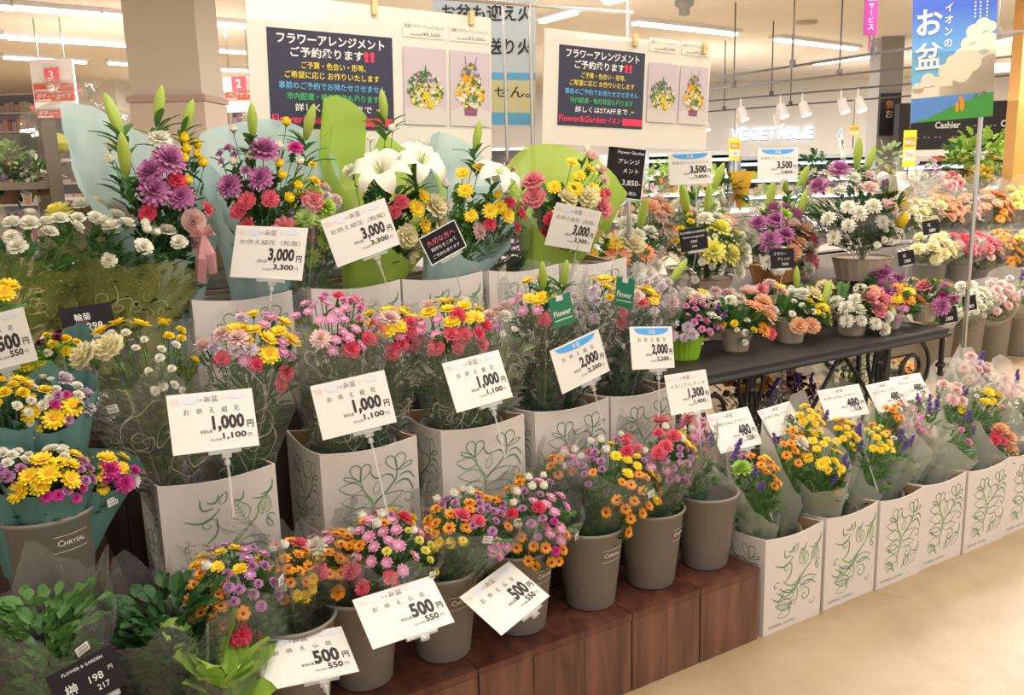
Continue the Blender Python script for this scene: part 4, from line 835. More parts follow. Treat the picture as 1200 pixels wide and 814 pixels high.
price_card('white 500 yen price card cut by the left edge of the picture', (.050, 2.30, 1.185), (-26, -10, -12), .175, .123, T3, '500', '550', stem=.1)
price_card('cream price card seen at an angle above the lily bouquet', WT(986, 168, 3.25), (30, -10, -15), .19, .13, T5, '3,500', '3,850', 'blue', stem=.2)

def chalk_card(label, loc, ang, W_, H_, lines, border=True, group='small black chalk cards', stem=.15):
    o = card_obj('chalk_card', label, 'chalk card', loc, ang, group); mb = MB(); mb.box((0, .001, 0), (W_, .002, H_)); cd = part('board', mb, chalk, o)
    if border:
        mb = MB(); t = .0035
        for x, z, a, b_ in ((0, H_ / 2 - t / 2, W_, t), (0, -H_ / 2 + t / 2, W_, t), (-W_ / 2 + t / 2, 0, t, H_), (W_ / 2 - t / 2, 0, t, H_)): mb.box((x, -.0006, z), (a, .001, b_))
        part('border', mb, white, cd)
    mb = MB()
    for tx, u, v, h, al, mi in lines: addtext(mb, tx, (u - .5) * W_, (.5 - v) * H_, h * H_, None, al, mi, -.0008, .006)
    part('lettering', mb, [chalkw, mat('chalk_pink', (.75, .16, .25), .7), mat('chalk_blue', (.35, .5, .8), .7)], cd)
    if stem: mb = MB(); mb.box((W_ * .05, 0, -H_ / 2 - .004), (W_ * .6, .008, .01)); mb.tube([(W_ * .05, .002, -H_ / 2 - .008), (W_ * .05, .09, -H_ / 2 - stem)], .0025, 6); part('card_holder', mb, clearplastic, o)
    return o
chalk_card('small black card with white rim and pink lettering, among the top bouquets', (1.294, 2.493, 1.311), (-8.6, 1, -24.4), .130, .095, [('大切な方へ', .5, .42, .2, 'c', 1), ('気持ちをこめて', .5, .62, .13, 'c', 0), ('ご予約も承ります', .5, .84, .12, 'c', 0)])
chalk_card('black chalk price board 3,850 half behind the lime paper', (2.332, 2.892, 1.493), (-33.9, -12, 7.4), .155, .207, [('Flower Garden', .95, .13, .06, 'r', 0), ('アレンジ', .85, .32, .09, 'r', 0), ('メント', .85, .50, .09, 'r', 0), ('3,850-', .93, .75, .12, 'r', 0), ('税込', .85, .92, .07, 'r', 0)], stem=.25)
chalk_card('small black chalk card over the yellow and white arrangement', (2.414, 2.578, 1.241), (-17.5, -2.6, -5.6), .113, .085, [('FLOWER & GARDEN', .5, .22, .1, 'c', 0), ('flower arrangement', .5, .45, .12, 'c', 0), ('3300', .5, .65, .12, 'c', 0), ('(3630)', .5, .86, .1, 'c', 0)], False)
chalk_card('small black chalk card over the magenta and peach arrangement', (3.014, 2.674, 1.114), (-17.5, -9.6, 1.1), .113, .085, [('フラワー', .4, .35, .15, 'c', 0), ('アレンジ', .55, .6, .15, 'c', 0), ('2500', .6, .85, .13, 'c', 0)], False)
chalk_card('dark chalk card between the gold-printed bouquets at the left', (.272, 2.47, 1.19), (10, -18, -.8), .125, .075, [('輪菊', .4, .5, .25, 'c', 0), ('298', .6, .85, .25, 'c', 0)], False)
chalk_card('dark chalk price card reading 198 in the bottom left corner', WT(103, 797, 1.70), (6.8, -15.9, -10), .12, .082, [('FLOWER & GARDEN', .5, .18, .07, 'c', 0), ('198', .62, .60, .17, 'c', 0), ('217', .68, .82, .13, 'c', 0), ('榊', .25, .65, .26, 'c', 0), ('円', .85, .5, .1, 'c', 0)], False)
for px, py, t, w_, h_, l in ((1062, 302, 3.6, .11, .09, 'tiny black chalk card among the cream flowers, lower one'), (1091, 266, 4.0, .13, .10, 'tiny black chalk card among the peach flowers, upper one'), (1111, 369, 3.3, .12, .10, 'dark green card left of the steel pole, beside the last pot'), (1136, 355, 3.5, .10, .10, 'dark green card right of the steel pole')):
    chalk_card(l, WT(px, py, t), (-25, -5, -8), w_, h_, [('花', .4, .45, .25, 'c', 0), ('380', .55, .85, .25, 'c', 0)], False)
gt = mat('flower_tag_green', (.02, .22, .11), .5)
def green_tag(label, loc, ang, w_, h_):
    o = card_obj('green_tag', label, 'tag', loc, ang, 'green flower tags'); mb = MB(); mb.box((0, .001, 0), (w_, .002, h_)); c_ = part('card', mb, gt, o); mb = MB(); addtext(mb, 'Flower', 0, -.16 * h_, .2 * h_, w_ * .8, 'c', 0, -.001, .02); mb.box((0, -.001, -.28 * h_), (w_ * .8, .001, .03 * h_)); mb.box((0, -.001, .42 * h_), (w_ * .3, .001, .16 * h_)); part('lettering', mb, white, c_)
green_tag('green tag reading Flower beside the first lily bud', (1.470, 2.11, 1.127), (-11.6, 5, -14.2), .069, .092)
green_tag('green tag seen nearly edge-on between yellow flowers', WT(732, 343, 2.2), (-75, 0, 5), .07, .095)

# poster boards
def flowerprint(mb, cx_, cz, w_, h_, seed, kind):
    rr = random.Random(seed); mb.add([(cx_ - w_ / 2, -.003, cz - h_ / 2), (cx_ + w_ / 2, -.003, cz - h_ / 2), (cx_ + w_ / 2, -.003, cz + h_ / 2), (cx_ - w_ / 2, -.003, cz + h_ / 2)], [(0, 1, 2, 3)], 8)
    mb.add([(cx_ - w_ / 2, -.0033, cz - h_ / 2), (cx_ + w_ / 2, -.0033, cz - h_ / 2), (cx_ + w_ / 2, -.0033, cz - h_ * .30), (cx_, -.0033, cz - h_ * .2), (cx_ - w_ / 2, -.0033, cz - h_ * .30)], [(0, 1, 2, 3, 4)], 9)
    z0 = cz - h_ * .30; mb.add([(cx_ - w_ * .15, -.0036, z0 - h_ * .06), (cx_ + w_ * .15, -.0036, z0 - h_ * .06), (cx_ + w_ * .18, -.0036, z0 + h_ * .08), (cx_ - w_ * .18, -.0036, z0 + h_ * .08)], [(0, 1, 2, 3)], 4 if kind else 9)
    for k in range(300):
        while True:
            a, u = rr.uniform(-1, 1), rr.uniform(-1, 1)
            if a * a + u * u < 1 and (not kind or abs(a) < .75 - .45 * u): break
        x = cx_ + a * w_ * (.40 if kind else .42); z = z0 + h_ * (.34 + u * .30 if kind else .26 + u * .24); r = w_ * rr.uniform(.022, .048) * (1 if rr.random() < .7 else .6)
        if kind: mi = rr.choice([6, 6, 5, 3, 3, 7, 5, 7]) if u < .4 else rr.choice([6, 7, 10, 5])
        else: mi = (rr.choice([5, 5, 3, 7]) if u < .1 and a > -.2 else rr.choice([3, 3, 7, 7, 5, 9]) if u < .35 else rr.choice([10, 4, 7, 7, 9]))
        mb.disc((x, -.0038 - .00001 * k, z), r, 6, mi)
    if kind:
        for s_ in (-1, 1):
            for k in range(9): mb.disc((cx_ + s_ * w_ * (.08 + .008 * k), -.0072, z0 + h_ * (.50 + .028 * k)), w_ * .016, 6, 10)
    else: mb.add([(cx_ - .008, -.0062, z0 + h_ * .42), (cx_ + .008, -.0062, z0 + h_ * .42), (cx_, -.0062, z0 + h_ * .60)], [(0, 1, 2)], 7)
board_m = mat('cream_board', (.74, .69, .60), .7)
yel_i = mat('yellow_ink', (.80, .62, .05), .6); blu_i = mat('sky_ink', (.12, .45, .72), .6); grn_i = mat('leaf_ink', (.06, .48, .16), .6); red_i = mat('red_ink', (.82, .04, .12), .6); wht_i = mat('white_ink', (.80, .78, .74), .6)
def poster(label, loc, ang, W_=1.0, H_=.62, dx=0, pw=.428, ph=.303, photo=((.32, .182, .29), (.50, .182, .29)), pz=0.0):
    """the board's origin is the middle of the dark printed sheet"""
    o = card_obj('poster_board', label, 'poster board', loc, ang, 'flower arrangement poster boards')
    mb = MB(); mb.box((dx, .005, pz), (W_, .006, H_)); bd = part('board', mb, board_m, o)
    mb = MB(); mb.box((0, .0005, 0), (pw, .002, ph)); sh = part('dark_print', mb, mat('night_print', (.035, .035, .065), .5), bd)
    mb = MB(); y = -.002
    def T(tx, v, h, wd, mi, u=.5, al='c', b=.012): addtext(mb, tx, (u - .5) * pw, (.5 - v) * ph, h * ph, wd * pw, al, mi, y, b)
    T('フラワーアレンジメント', .145, .105, .86, 0, b=.025); T('ご予約承ります', .275, .105, .58, 0, .46, b=.02); T('!!', .28, .11, .09, 4, .80, b=.05)
    T('ご予算・色合い・形等、', .39, .075, .52, 1, .51, b=.012); T('ご希望に応じ お作りいたします', .49, .075, .76, 1, b=.012); T('事前のご予約でお待たせさせません', .60, .075, .86, 2, b=.012)
    T('市内配達・地方発送も承ります', .71, .075, .74, 3, b=.012); T('詳しくはSTAFFまで', .825, .08, .62, 0, b=.012); T('.*', .82, .05, .06, 1, .86)
    T('Flower&Garden', .95, .085, .54, 4, .01, 'l', .02); T('イオン', .945, .075, .16, 4, .57, 'l', .03)
    mb.add([(.25 * pw, y, -.465 * ph), (.49 * pw, y, -.465 * ph), (.49 * pw, y, -.375 * ph), (.25 * pw, y, -.375 * ph)], [(0, 1, 2, 3)], 4); part('lettering', mb, [wht_i, yel_i, blu_i, grn_i, red_i], sh)
    for k, (cx_, w_, h_) in enumerate(photo):
        mb = MB(); flowerprint(mb, cx_, -.0, w_ * .94, h_ * .80, 3 + k, k); part('photo_print', mb, [white, white, white, PM['white'], mat('plum_print', (.25, .09, .16), .6), PM['yellow'], PM['orange'], LEAF['mid'], mat('lilac_grey_print', (.55, .47, .50), .5), mat('beige_print', (.62, .56, .50), .5), mat('violet_print', (.2, .16, .38), .6)], bd)
        mb = MB(); mb.box((cx_, .0005, .185), (w_ * .92, .002, .05)); lb = part('caption_slip', mb, mat('cream_slip', (.76, .72, .60), .6), bd)
        mb = MB(); addtext(mb, ('和風' if k == 0 else '洋風') + 'フラワーアレンジメント', cx_, .190, .013, w_ * .86, 'c', 0, -.002, .0); addtext(mb, '¥5,500-', cx_ + w_ * .38, .166, .013, w_ * .42, 'r', 0, -.002, .0); addtext(mb, '税込価格', cx_ - w_ * .05, .166, .007, w_ * .25, 'r', 0, -.002, 0); part('lettering', mb, grey_ink, lb)
    for x in (.15, .52) if W_ < 1 else (.30, .555):
        mb = MB(); mb.box((x, -.002, pz + H_ / 2 - .008), (.018, .02, .045)); part('clip', mb, mat('brass_clip', (.62, .52, .25), .4, metal=.3), bd)
    return o
poster('larger cream poster board on the left, with dark print and two photos', (1.130, 2.90, 1.822), (1, 0, 1.8), .88, .52, .165, photo=((.335, .175, .32), (.515, .175, .32)), pz=-.01)
poster('cream poster board right of the steel post, with dark print and two photos', (2.240, 2.915, 1.820), (-.1, .7, 2.6), .84, .42, .145, pw=.415, ph=.294, photo=((.305, .165, .29), (.475, .165, .29)), pz=-.01)

# festival banner far behind between the boards
p = WT(568, 55, 3.35); o = card_obj('hanging_banner', 'pale blue hanging banner with black writing behind the left poster board', 'banner', p, (-30, 0, 2)); Wb, Hb = .42, .62
mb = MB(); mb.box((0, .002, 0), (Wb, .004, Hb)); bd = part('sheet', mb, mat('pale_sky_print', (.55, .62, .66), .6), o)
mb = MB(); mb.box((0, -.001, -.20), (Wb, .002, .14)); mb.box((0, -.0012, -.285), (Wb, .002, .05), 1); mb.box((0, -.0012, -.115), (Wb, .002, .03), 1); part('printed_band', mb, [mat('cream_yellow_print', (.70, .64, .36), .6), mat('blue_print', (.15, .45, .75), .6)], bd)
mb = MB(); addtext(mb, 'お盆も迎え火', .01, .10, .065, .37, 'c', 0, -.003, .02); addtext(mb, 'お盆も送り火', .01, -.03, .065, .37, 'c', 0, -.003, .02); addtext(mb, 'ありません。', .02, -.20, .045, .34, 'c', 0, -.003, .01); part('lettering', mb, ink, bd)

# blue O-bon banner on the pole
p = V((4.113, 2.66, 1.970)); o = card_obj('festival_banner', 'blue O-bon banner with white cloud and green hill on the steel pole', 'banner', p, (-38, 4, -3.5)); Wb, Hb = .372, .565
sky = bpy.data.materials.new('blue_sky_print'); sky.use_nodes = True; N = sky.node_tree.nodes; L_ = sky.node_tree.links; tc = N.new('ShaderNodeTexCoord'); sx = N.new('ShaderNodeSeparateXYZ'); rp = N.new('ShaderNodeValToRGB')
L_.new(tc.outputs['Generated'], sx.inputs[0]); L_.new(sx.outputs['Z'], rp.inputs[0]); L_.new(rp.outputs[0], N['Principled BSDF'].inputs[0]); rp.color_ramp.elements[0].color = (.18, .50, .70, 1); rp.color_ramp.elements[1].color = (.055, .12, .50, 1); rp.color_ramp.elements[0].position = .3; rp.color_ramp.elements[1].position = .9
mb = MB(); mb.box((0, .002, 0), (Wb, .004, Hb)); bd = part('sheet', mb, sky, o); mb = MB()
def XY(u, v): return ((u - .5) * Wb, -.001, (.5 - v) * Hb)
for j, (cx_, cy_, r) in enumerate(((.08, .72, .075), (.20, .66, .09), (.31, .68, .07), (.42, .60, .10), (.50, .53, .09), (.60, .49, .10), (.67, .40, .09), (.74, .31, .10), (.84, .26, .09), (.93, .28, .07), (.60, .62, .13), (.80, .45, .13), (.90, .38, .10), (.72, .55, .12))):
    a_, _, c_ = XY(cx_, cy_); mb.add([(max(-Wb / 2, min(Wb / 2, a_ + r * Wb * math.cos(q * PI / 8))), -.001 - .00002 * j, c_ + r * Wb * .95 * math.sin(q * PI / 8)) for q in range(16)], [tuple(range(16))], 0)
for j, (u0, u1, v) in enumerate(((0, 1, .72), (.34, 1, .62), (.5, 1, .5), (.72, 1, .34))): mb.add([XY(u0, v), XY(u1, v), XY(u1, .81), XY(u0, .81)], [(3, 2, 1, 0)], 0)
mb.add([XY(0, .80), XY(1, .80), XY(1, 1), XY(0, 1)], [(3, 2, 1, 0)], 1); mb.v[-4:] = [(a, -.0015, c_) for a, _, c_ in mb.v[-4:]]
mb.add([(a, -.002, c_) for a, _, c_ in [XY(0, 1), XY(1, 1), XY(1, .80), XY(.75, .84), (XY(.5, .89)), XY(.2, .97)]], [tuple(range(6))], 2)
for u, v, ru, rv, mi in ((.56, .90, .022, .045, 3), (.62, .88, .028, .06, 3), (.60, .83, .02, .02, 3), (.78, .82, .03, .015, 4), (.88, .81, .04, .018, 4), (.72, .40, .05, .02, 5), (.86, .47, .06, .02, 5)): mb.add([(XY(u + ru * math.cos(a), v + rv * math.sin(a))[0], -.0025, XY(u + ru * math.cos(a), v + rv * math.sin(a))[2]) for a in [i * PI / 6 for i in range(12)]], [tuple(range(12))[::-1]], mi)
part('picture', mb, [mat('cream_cloud_print', (.76, .66, .50), .6), mat('sea_print', (.10, .26, .60), .6), mat('grass_print', (.06, .30, .05), .6), PM['orange'], LEAF['olive'], mat('grey_green_print', (.42, .50, .42), .6)], bd)
mb = MB()
addtext(mb, 'お', XY(.20, 0)[0], XY(0, .30)[2], .115, .115, 'c', 0, -.003, .02); addtext(mb, '盆', XY(.20, 0)[0], XY(0, .57)[2], .12, .125, 'c', 0, -.003, .015)
for k, ch in enumerate('イオンの'): addtext(mb, ch, XY(.43 + .0 * k, 0)[0], XY(0, .13 + .093 * k)[2], .036, .034, 'c', 0, -.003, .01)
for u in (.74, .80, .88):
    for k in range(7): addtext(mb, 'の', XY(u, 0)[0], XY(0, .03 + .027 * k + (u - .74) * .1)[2], .007, None, 'c', 0, -.003, 0) if False else mb.box((XY(u, 0)[0], -.003, XY(0, .03 + .027 * k)[2]), (.006, .001, .008))
part('lettering', mb, wht_i, bd)
# hanging purple sign and shelf tags
pg = mat('purple_print', (.42, .04, .30), .6)
o = far_thing('hanging_sign', 'narrow purple sign hanging from the ceiling left of the blue banner', 'sign', 1021, 18, 6.5); sc = scale_at(o.location); mb = MB(); mb.box((0, .01, 0), (15 * sc, .02, 44 * sc)); mb.tube([(0, .01, -22 * sc), (0, .01, -40 * sc)], .006, 5); part('panel', mb, pg, o)
mb = MB(); [addtext(mb, ch, 0, (8 - 8 * k) * sc, 6 * sc, align='c', y=-.002, bold=.01) for k, ch in enumerate('サlビス')]; mb.box((0, -.001, 19 * sc), (11 * sc, .002, 5 * sc)); part('lettering', mb, white, o)
po = mat('tag_orange', (.85, .25, .03), .6); py_ = mat('tag_yellow', (.90, .62, .03), .6)
def pop(px, py, D, w_, h_, label):
    o = far_thing('price_tag', label, 'price tag', px, py, D, 'yellow and red price tags'); sc = scale_at(o.location); mb = MB(); mb.box((0, .005, 0), (w_ * sc, .006, h_ * sc)); c_ = part('card', mb, py_, o)
    mb = MB(); mb.box((0, 0, h_ * .18 * sc), (w_ * .8 * sc, .003, h_ * .26 * sc)); mb.box((0, 0, -h_ * .18 * sc), (w_ * .8 * sc, .003, h_ * .3 * sc), 1); addtext(mb, '特価', 0, h_ * .1 * sc, h_ * .14 * sc, align='c', y=-.003, mi=1); addtext(mb, '98', 0, -h_ * .26 * sc, h_ * .15 * sc, align='c', y=-.003, mi=0); part('print', mb, [po, white], c_)
    mb = MB(); mb.tube([(0, .02, -h_ / 2 * sc - .12), (0, .02, h_ / 2 * sc + .0)], .006, 5); mb.tube([(0, .02, h_ / 2 * sc), (0, .02, h_ / 2 * sc + .25)], .004, 5); part('hanger', mb, rail_m, o)
pop(1066, 174, 8, 15, 42, 'tall yellow and red price tag below the blue banner'); pop(1001, 153, 9, 11, 12, 'small yellow and red price tag against the white wall'); pop(861, 175, 8.5, 13, 25, 'orange and yellow price tag above the chalk-card arrangement')
o = far_thing('price_tag', 'small red and yellow notice on the orange pillar', 'price tag', 1193, 225, 8.95, 'yellow and red price tags'); sc = scale_at(o.location); mb = MB(); mb.box((0, .005, 0), (16 * sc, .006, 16 * sc)); mb.box((0, .0, 0), (8 * sc, .003, 4 * sc), 1); part('card', mb, [red_m, py_], o)

# ------------------------------------------------------------------ bouquets: front step (500 yen)
G = 'bouquets in film in the front buckets'
FB = lambda x, z=.33, y=2.03: (x, y, z)
bq('film-wrapped bouquet of lilac and orange chrysanthemums with one red carnation, lowest of the front row', FB(.56, .34, 1.98), (272, 682), 56, 'x12@.35,-.05 o10@-.75,.2 y6@-.35,.75 v8@.3,.7 w2@-.1,.95 w1@-.4,.55 R1@.05,-.7 o5@-.55,-.35', 'clear', 35, group=G, dt=-.05, leaf='mid', sticker=(.9, -.7), vh=.95)
bq('film-wrapped bouquet of orange and yellow chrysanthemums tucked between lilac and white-topped bouquets', FB(.60, .34, 2.02), (335, 662), 38, 'o14@.1,.2 Y2@-.4,.8 w2@-.3,.7 y5@.2,-.5 r1@.6,.5', 'clear', 35, group=G, dt=-.02, leaf='olive', sticker=(.9, -2), vh=.9)
bq('film-wrapped bouquet topped by one big white chrysanthemum over orange blooms', FB(.73, .34, 2.05), (388, 652), 44, 'W1@-.4,.6 o12@.1,.35 j2@-.3,-.4 r4@.1,-.2 p4@-.1,.85 w2@.5,.6 y4@-.6,.1', 'clear', 35, group=G, dt=-.02, leaf='olive', vh=.85)
bq('film-wrapped bouquet of pink button chrysanthemums with bright yellow ones on its right', FB(.80, .34, 2.03), (455, 640), 60, 'p16@-.15,.2 z9@.6,.1 d7@.5,.45 w3@-.2,.8 w1@.2,.6 r4@-.5,-.3 R2@.5,.6 o4@-.5,.6 B4@.2,.9', 'clear', 35, group=G, dt=-.05, leaf='mid', sticker=(.9, -1.1), vh=.85, nleaf=90)
bq('film-wrapped bouquet with a coral carnation heart between orange and lilac chrysanthemums', FB(1.0, .34), (545, 612), 58, 'r2@-.1,.1 x9@.3,.2 o8@.55,.5 o8@-.6,.4 w3@.1,.75 w1@-.6,.8 x6@-.2,.7 R2@-.4,.35 p4@.3,-.3 y4@-.7,.1', 'clear', 35, group=G, dt=-.04, leaf='mid', sticker=(.95, -1.7), vh=.8, nleaf=90)
bq('film-wrapped bouquet of pale pink, lilac and orange chrysanthemums with white buds', FB(1.24, .34), (628, 598), 52, 'p10@.4,.2 x8@-.2,.0 q3@-.1,-.1 o10@-.05,-.6 w4@.1,.7 w2@-.5,.5 Y2@-.1,.55 R2@-.3,.3 o5@-.7,.8 w1@-.45,-.1', 'clear', 35, group=G, dt=-.04, leaf='mid', sticker=(.8, -1.0), vh=1.0, nleaf=90)
bq('film-wrapped bouquet with white buds and violet blooms behind the pale pink one', FB(1.30, .36, 2.08), (668, 545), 36, 'w5@0,.5 x8@.2,.0 o5@-.3,.3 R2@.5,.3 p4@0,.7', 'clear', 35, group=G, dt=.02, leaf='mid', sticker=(.9, -1.2))
bq('film-wrapped bouquet with a hanging cluster of orange chrysanthemums above the CHRYSAL bucket', FB(1.50, .34), (722, 553), 56, 'o16@.05,-.35 y9@.1,.1 x8@-.4,.4 w3@-.4,.7 r3@.6,.6 x6@.6,.2 R2@.1,.45 w1@.5,.9 d4@.8,.6', 'clear', 35, group=G, dt=-.03, leaf='mid', sticker=(.95, -1.5), vh=1.0, nleaf=100)
bq('film-wrapped bouquet with coral-red carnations and violet chrysanthemums, second from right in front', FB(1.72, .34), (775, 528), 48, 'r4@-.2,.4 k1@.1,.6 x8@.1,-.1 y7@.6,.3 w2@.4,.5 p4@-.2,-.4 w1@-.7,.2 x4@.4,.0', 'clear', 35, group=G, dt=-.02, leaf='mid', nleaf=90, vh=.9)
bq('slim film-wrapped posy of pink carnation-like blooms in the last front bucket', FB(1.93, .34), (812, 510), 26, 'p8@0,.5 K2@.1,.6 B4@0,.1 t1@.2,-.5 w1@-.4,.5', 'clear', 30, group=G, dt=0, leaf='mid', nleaf=60, vh=1.2)

# middle row (1,000 yen and 2,000 yen)
G = 'bouquets in the cartons of the middle row'
MB_ = lambda x, y=2.30, z=.60: (x, y, z)
bq('scroll-printed film bouquet of cream and yellow blooms, leftmost in the middle row', MB_(.42, 2.28), (165, 425), 72, 'i8@0,.3 c2@-.6,.5 Y3@-.3,.8 d5@.4,.3 i5@.1,-.2 Y2@.5,.8', 'scroll', 22, group=G, leaf='olive', nleaf=150, dt=0, vh=.8, sticker=(.9, -2.2))
bq('scroll-printed film bouquet with wide yellow chrysanthemum heads and pink sprays', MB_(.55, 2.30), (296, 412), 60, 'Y8@.3,.55 f5@-.2,.7 p6@.5,.9 R2@-.3,.2 r2@.5,-.6 h3@-.5,.4 d4@-.2,.5 p4@.2,.1', 'scroll', 22, group=G, leaf='mid', nleaf=120, vh=.85)
bq('scroll-printed bouquet of pink sprays and red carnations, behind the middle 1,000 yen card', MB_(.84, 2.28), (388, 388), 58, 'p12@-.2,.6 B8@.3,.6 R3@.6,-.2 r2@.2,.6 h3@-.3,.1 p4@.1,-.2 Y1@.5,.7', 'scroll', 22, group=G, leaf='olive', nleaf=140, vh=.8)
bq('scroll-printed film bouquet with yellow flat heads, between pink sprays and white bloom', MB_(.95, 2.33), (458, 388), 44, 'Y7@.1,.6 o2@-.4,.7 R4@.1,-.4 p6@-.5,.3 h3@-.5,.8 r2@.5,.1', 'scroll', 22, group=G, leaf='mid', nleaf=100)
bq('scroll-printed bouquet with broad yellow heads, above the third 1,000 yen card', MB_(1.18, 2.28), (528, 385), 52, 'Y9@.0,.7 h3@-.4,.9 r4@-.3,-.3 R4@.2,.1 p5@-.6,.5 W1@.5,.7', 'scroll', 22, group=G, leaf='mid', nleaf=130)
bq('scroll-printed film bouquet with one spiky white chrysanthemum beside broad yellow heads', MB_(1.28, 2.32), (590, 385), 40, 'W2@-.1,.6 h3@-.2,.9 l1@-.2,1 i4@.1,0 g1@.3,.2 p3@-.5,.7', 'scroll', 22, group=G, leaf='pale', nleaf=90, lobed=False)
bq('tall film-wrapped bouquet with two upright lily buds, yellow heads and red carnations', MB_(1.52, 2.30), (638, 362), 46, 'l1@-.2,.98 l1@.7,.85 Y6@-.1,.6 R3@-.1,.05 f6@.7,.25 p6@-.7,.5 r1@.1,-.2', 'clear', 18, group=G, leaf='dark', nleaf=120, fill=160, vh=.85)
bq('tall film-wrapped bouquet of yellow heads and baby breath with a red carnation low in it', MB_(1.60, 2.34), (706, 352), 40, 'Y7@.1,.75 l1@.2,1 f5@-.7,.2 r2@0,-.55 d4@.4,.4', 'clear', 18, group=G, leaf='dark', nleaf=110, fill=260)
bq('tall film-wrapped bouquet with baby breath behind the upright 2,000 yen card', MB_(1.82, 2.32), (748, 358), 34, 'Y5@0,.8 r2@-.3,.4 f6@.6,.3 d3@.5,.7 h2@-.2,.5', 'clear', 18, group=G, leaf='dark', nleaf=110, fill=220)
bq('film-wrapped bouquet of pale lilac and peach sprays left of the green pot', MB_(1.90, 2.36), (772, 345), 28, 'f8@0,.5 h3@-.2,.1 l1@.6,.8 W1@.3,.6 x4@.2,-.3', 'clear', 18, group=G, leaf='mid', nleaf=80)

# top row (3,000 yen), paper sheets
G = 'paper-wrapped bouquets of the top row'
TB = lambda x, y=2.70, z=.98: (x, y, z)
bq('aqua-paper bouquet with tall lily buds over violet and yellow blooms, leftmost of the top row', TB(.52, 2.68), (186, 212), 62, 'l1@-.1,1 l1@.4,1 l1@-.5,.75 l1@-.6,.35 W1@.0,.6 w2@-.8,.5 P4@-.35,.1 a5@.7,.6 a2@.4,.3 R2@.0,-.25 r1@.3,-.5 e2@.6,-.75 k1@.9,-.8 m1@.7,.9', 'aqua', 10, group=G, fs=1.12, leaf='dark', nleaf=120, vh=1.1, dt=0, leafscale=1.3, lobed=True)
bq('aqua-paper bouquet with carnations in red and rose, behind the level 3,000 yen card', TB(.74, 2.70), (318, 210), 64, 'l1@-.5,.7 l1@.6,.6 w3@-.5,.6 W1@-.3,.9 P3@-.5,.15 m1@.6,.35 a3@.1,.35 a2@.3,.1 w2@.1,.3 r4@-.45,-.45 k4@.3,-.6 x5@-.75,.2 d3@.5,-.2', 'aqua', 10, group=G, fs=1.12, leaf='dark', nleaf=130, vh=1.1, leafscale=1.3)
bq('lime-green spiky cluster with yellow and lilac sprays between the aqua and lime papers', TB(.88, 2.66), (366, 258), 36, 'g6@.2,-.2 g2@0,.3 Y2@-.2,.7 f5@-.2,.95 o2@.0,.9 a2@-.6,.2 h2@.5,.8', 'clear', 10, group=G, leaf='mid', nleaf=80, vh=1.3)
bq('lime-paper bouquet with an open white lily above yellow carnations', TB(1.08, 2.72), (462, 215), 62, 'L1@.15,.25 L1@-.2,.35 l1@-.05,1 w2@-.5,.85 w1@.5,.6 r2@-.3,-.1 Y3@.2,-.15 c5@.25,-.5 h2@.6,-.6 a2@-.3,-.5 W1@-.7,.3', 'lime', 10, group=G, fs=1.12, leaf='dark', nleaf=110, vh=1.15, leafscale=1.35)
bq('aqua-paper bouquet with yellow flat heads and small red carnations, right of the chalk card', TB(1.32, 2.70), (562, 228), 54, 'l2@.0,.98 L1@.3,.35 Y7@-.05,.15 R3@.35,-.25 r1@.6,-.4 p4@.8,.2 a1@.15,-.25 w2@-.6,.2 h1@-.6,-.4', 'aqua', 10, group=G, fs=1.12, leaf='mid', nleaf=110, vh=1.0, leafscale=1.2)
bq('lime-paper bouquet with yellow sprays, pink carnations and a peach spray, rightmost of the top row', TB(1.78, 2.74), (662, 225), 56, 'Y7@.0,.2 k2@-.75,.1 k1@.6,-.15 r2@.65,-.3 h3@.8,.2 c3@-.45,-.15 S3@-.4,-.6 R2@-.8,-.5 e1@.7,.3 w2@.5,.5', 'lime', 10, group=G, fs=1.12, leaf='mid', nleaf=130, vh=1.0, leafscale=1.4, lobed=False)
bq('dark leafy bouquet in aqua film behind the right lime paper', TB(1.55, 2.80), (600, 262), 40, 'w3@0,.5 h2@.5,.6', 'clear', 10, group=G, leaf='dark', nleaf=160, vh=1.2)
potted('tall pointed lily foliage fan in the top row above the aqua paper', 290, 165, 2.74, 30, 'mid', 34, 'lily_foliage', lobed=False, lsc=2.2, pot=False) if False else None

# white chrysanthemums in gold-printed film
rb_ = thing('ribbon_bow', 'pink ribbon bow hanging below the blush rose at the top left', 'ribbon', WT(238, 275, 2.57)); mb = MB(); sc = scale_at(rb_.location)
for dx, ln in ((-5, 55), (4, 45)): mb.tube([(0, 0, 0), (dx * sc, -.01, -ln * sc * .5), (dx * 1.6 * sc, 0, -ln * sc)], [.006, .017, .014], 6)
part('tail', mb, mat('pink_ribbon', (.72, .36, .38), .5, trans=.15, translucent=.3), rb_)
for s_ in (-1, 1): mb = MB(); mb.tube([(0, 0, 0), (s_ * 8 * sc, -.01, 8 * sc), (s_ * 11 * sc, 0, 2 * sc), (0, 0, 0)], [.005, .013, .013, .005], 6); part('loop', mb, MATS['pink_ribbon'], rb_)
G = 'white chrysanthemum bouquets in yellow-green film'
bq('gold-printed bouquet of white chrysanthemums at the left edge', (.05, 2.62, 1.02), (48, 285), 52, 'A7@-.1,.6 A3@-.5,.2 A2@.6,.7', 'gold', 20, group=G, leaf='mid', nleaf=120)
bq('gold-printed bouquet of creamy white chrysanthemums, second from the left edge', (.20, 2.68, 1.02), (105, 268), 46, 'A6@.1,.6 A3@.6,.6 Z1@-.5,.5', 'gold', 20, group=G, leaf='mid', nleaf=100)
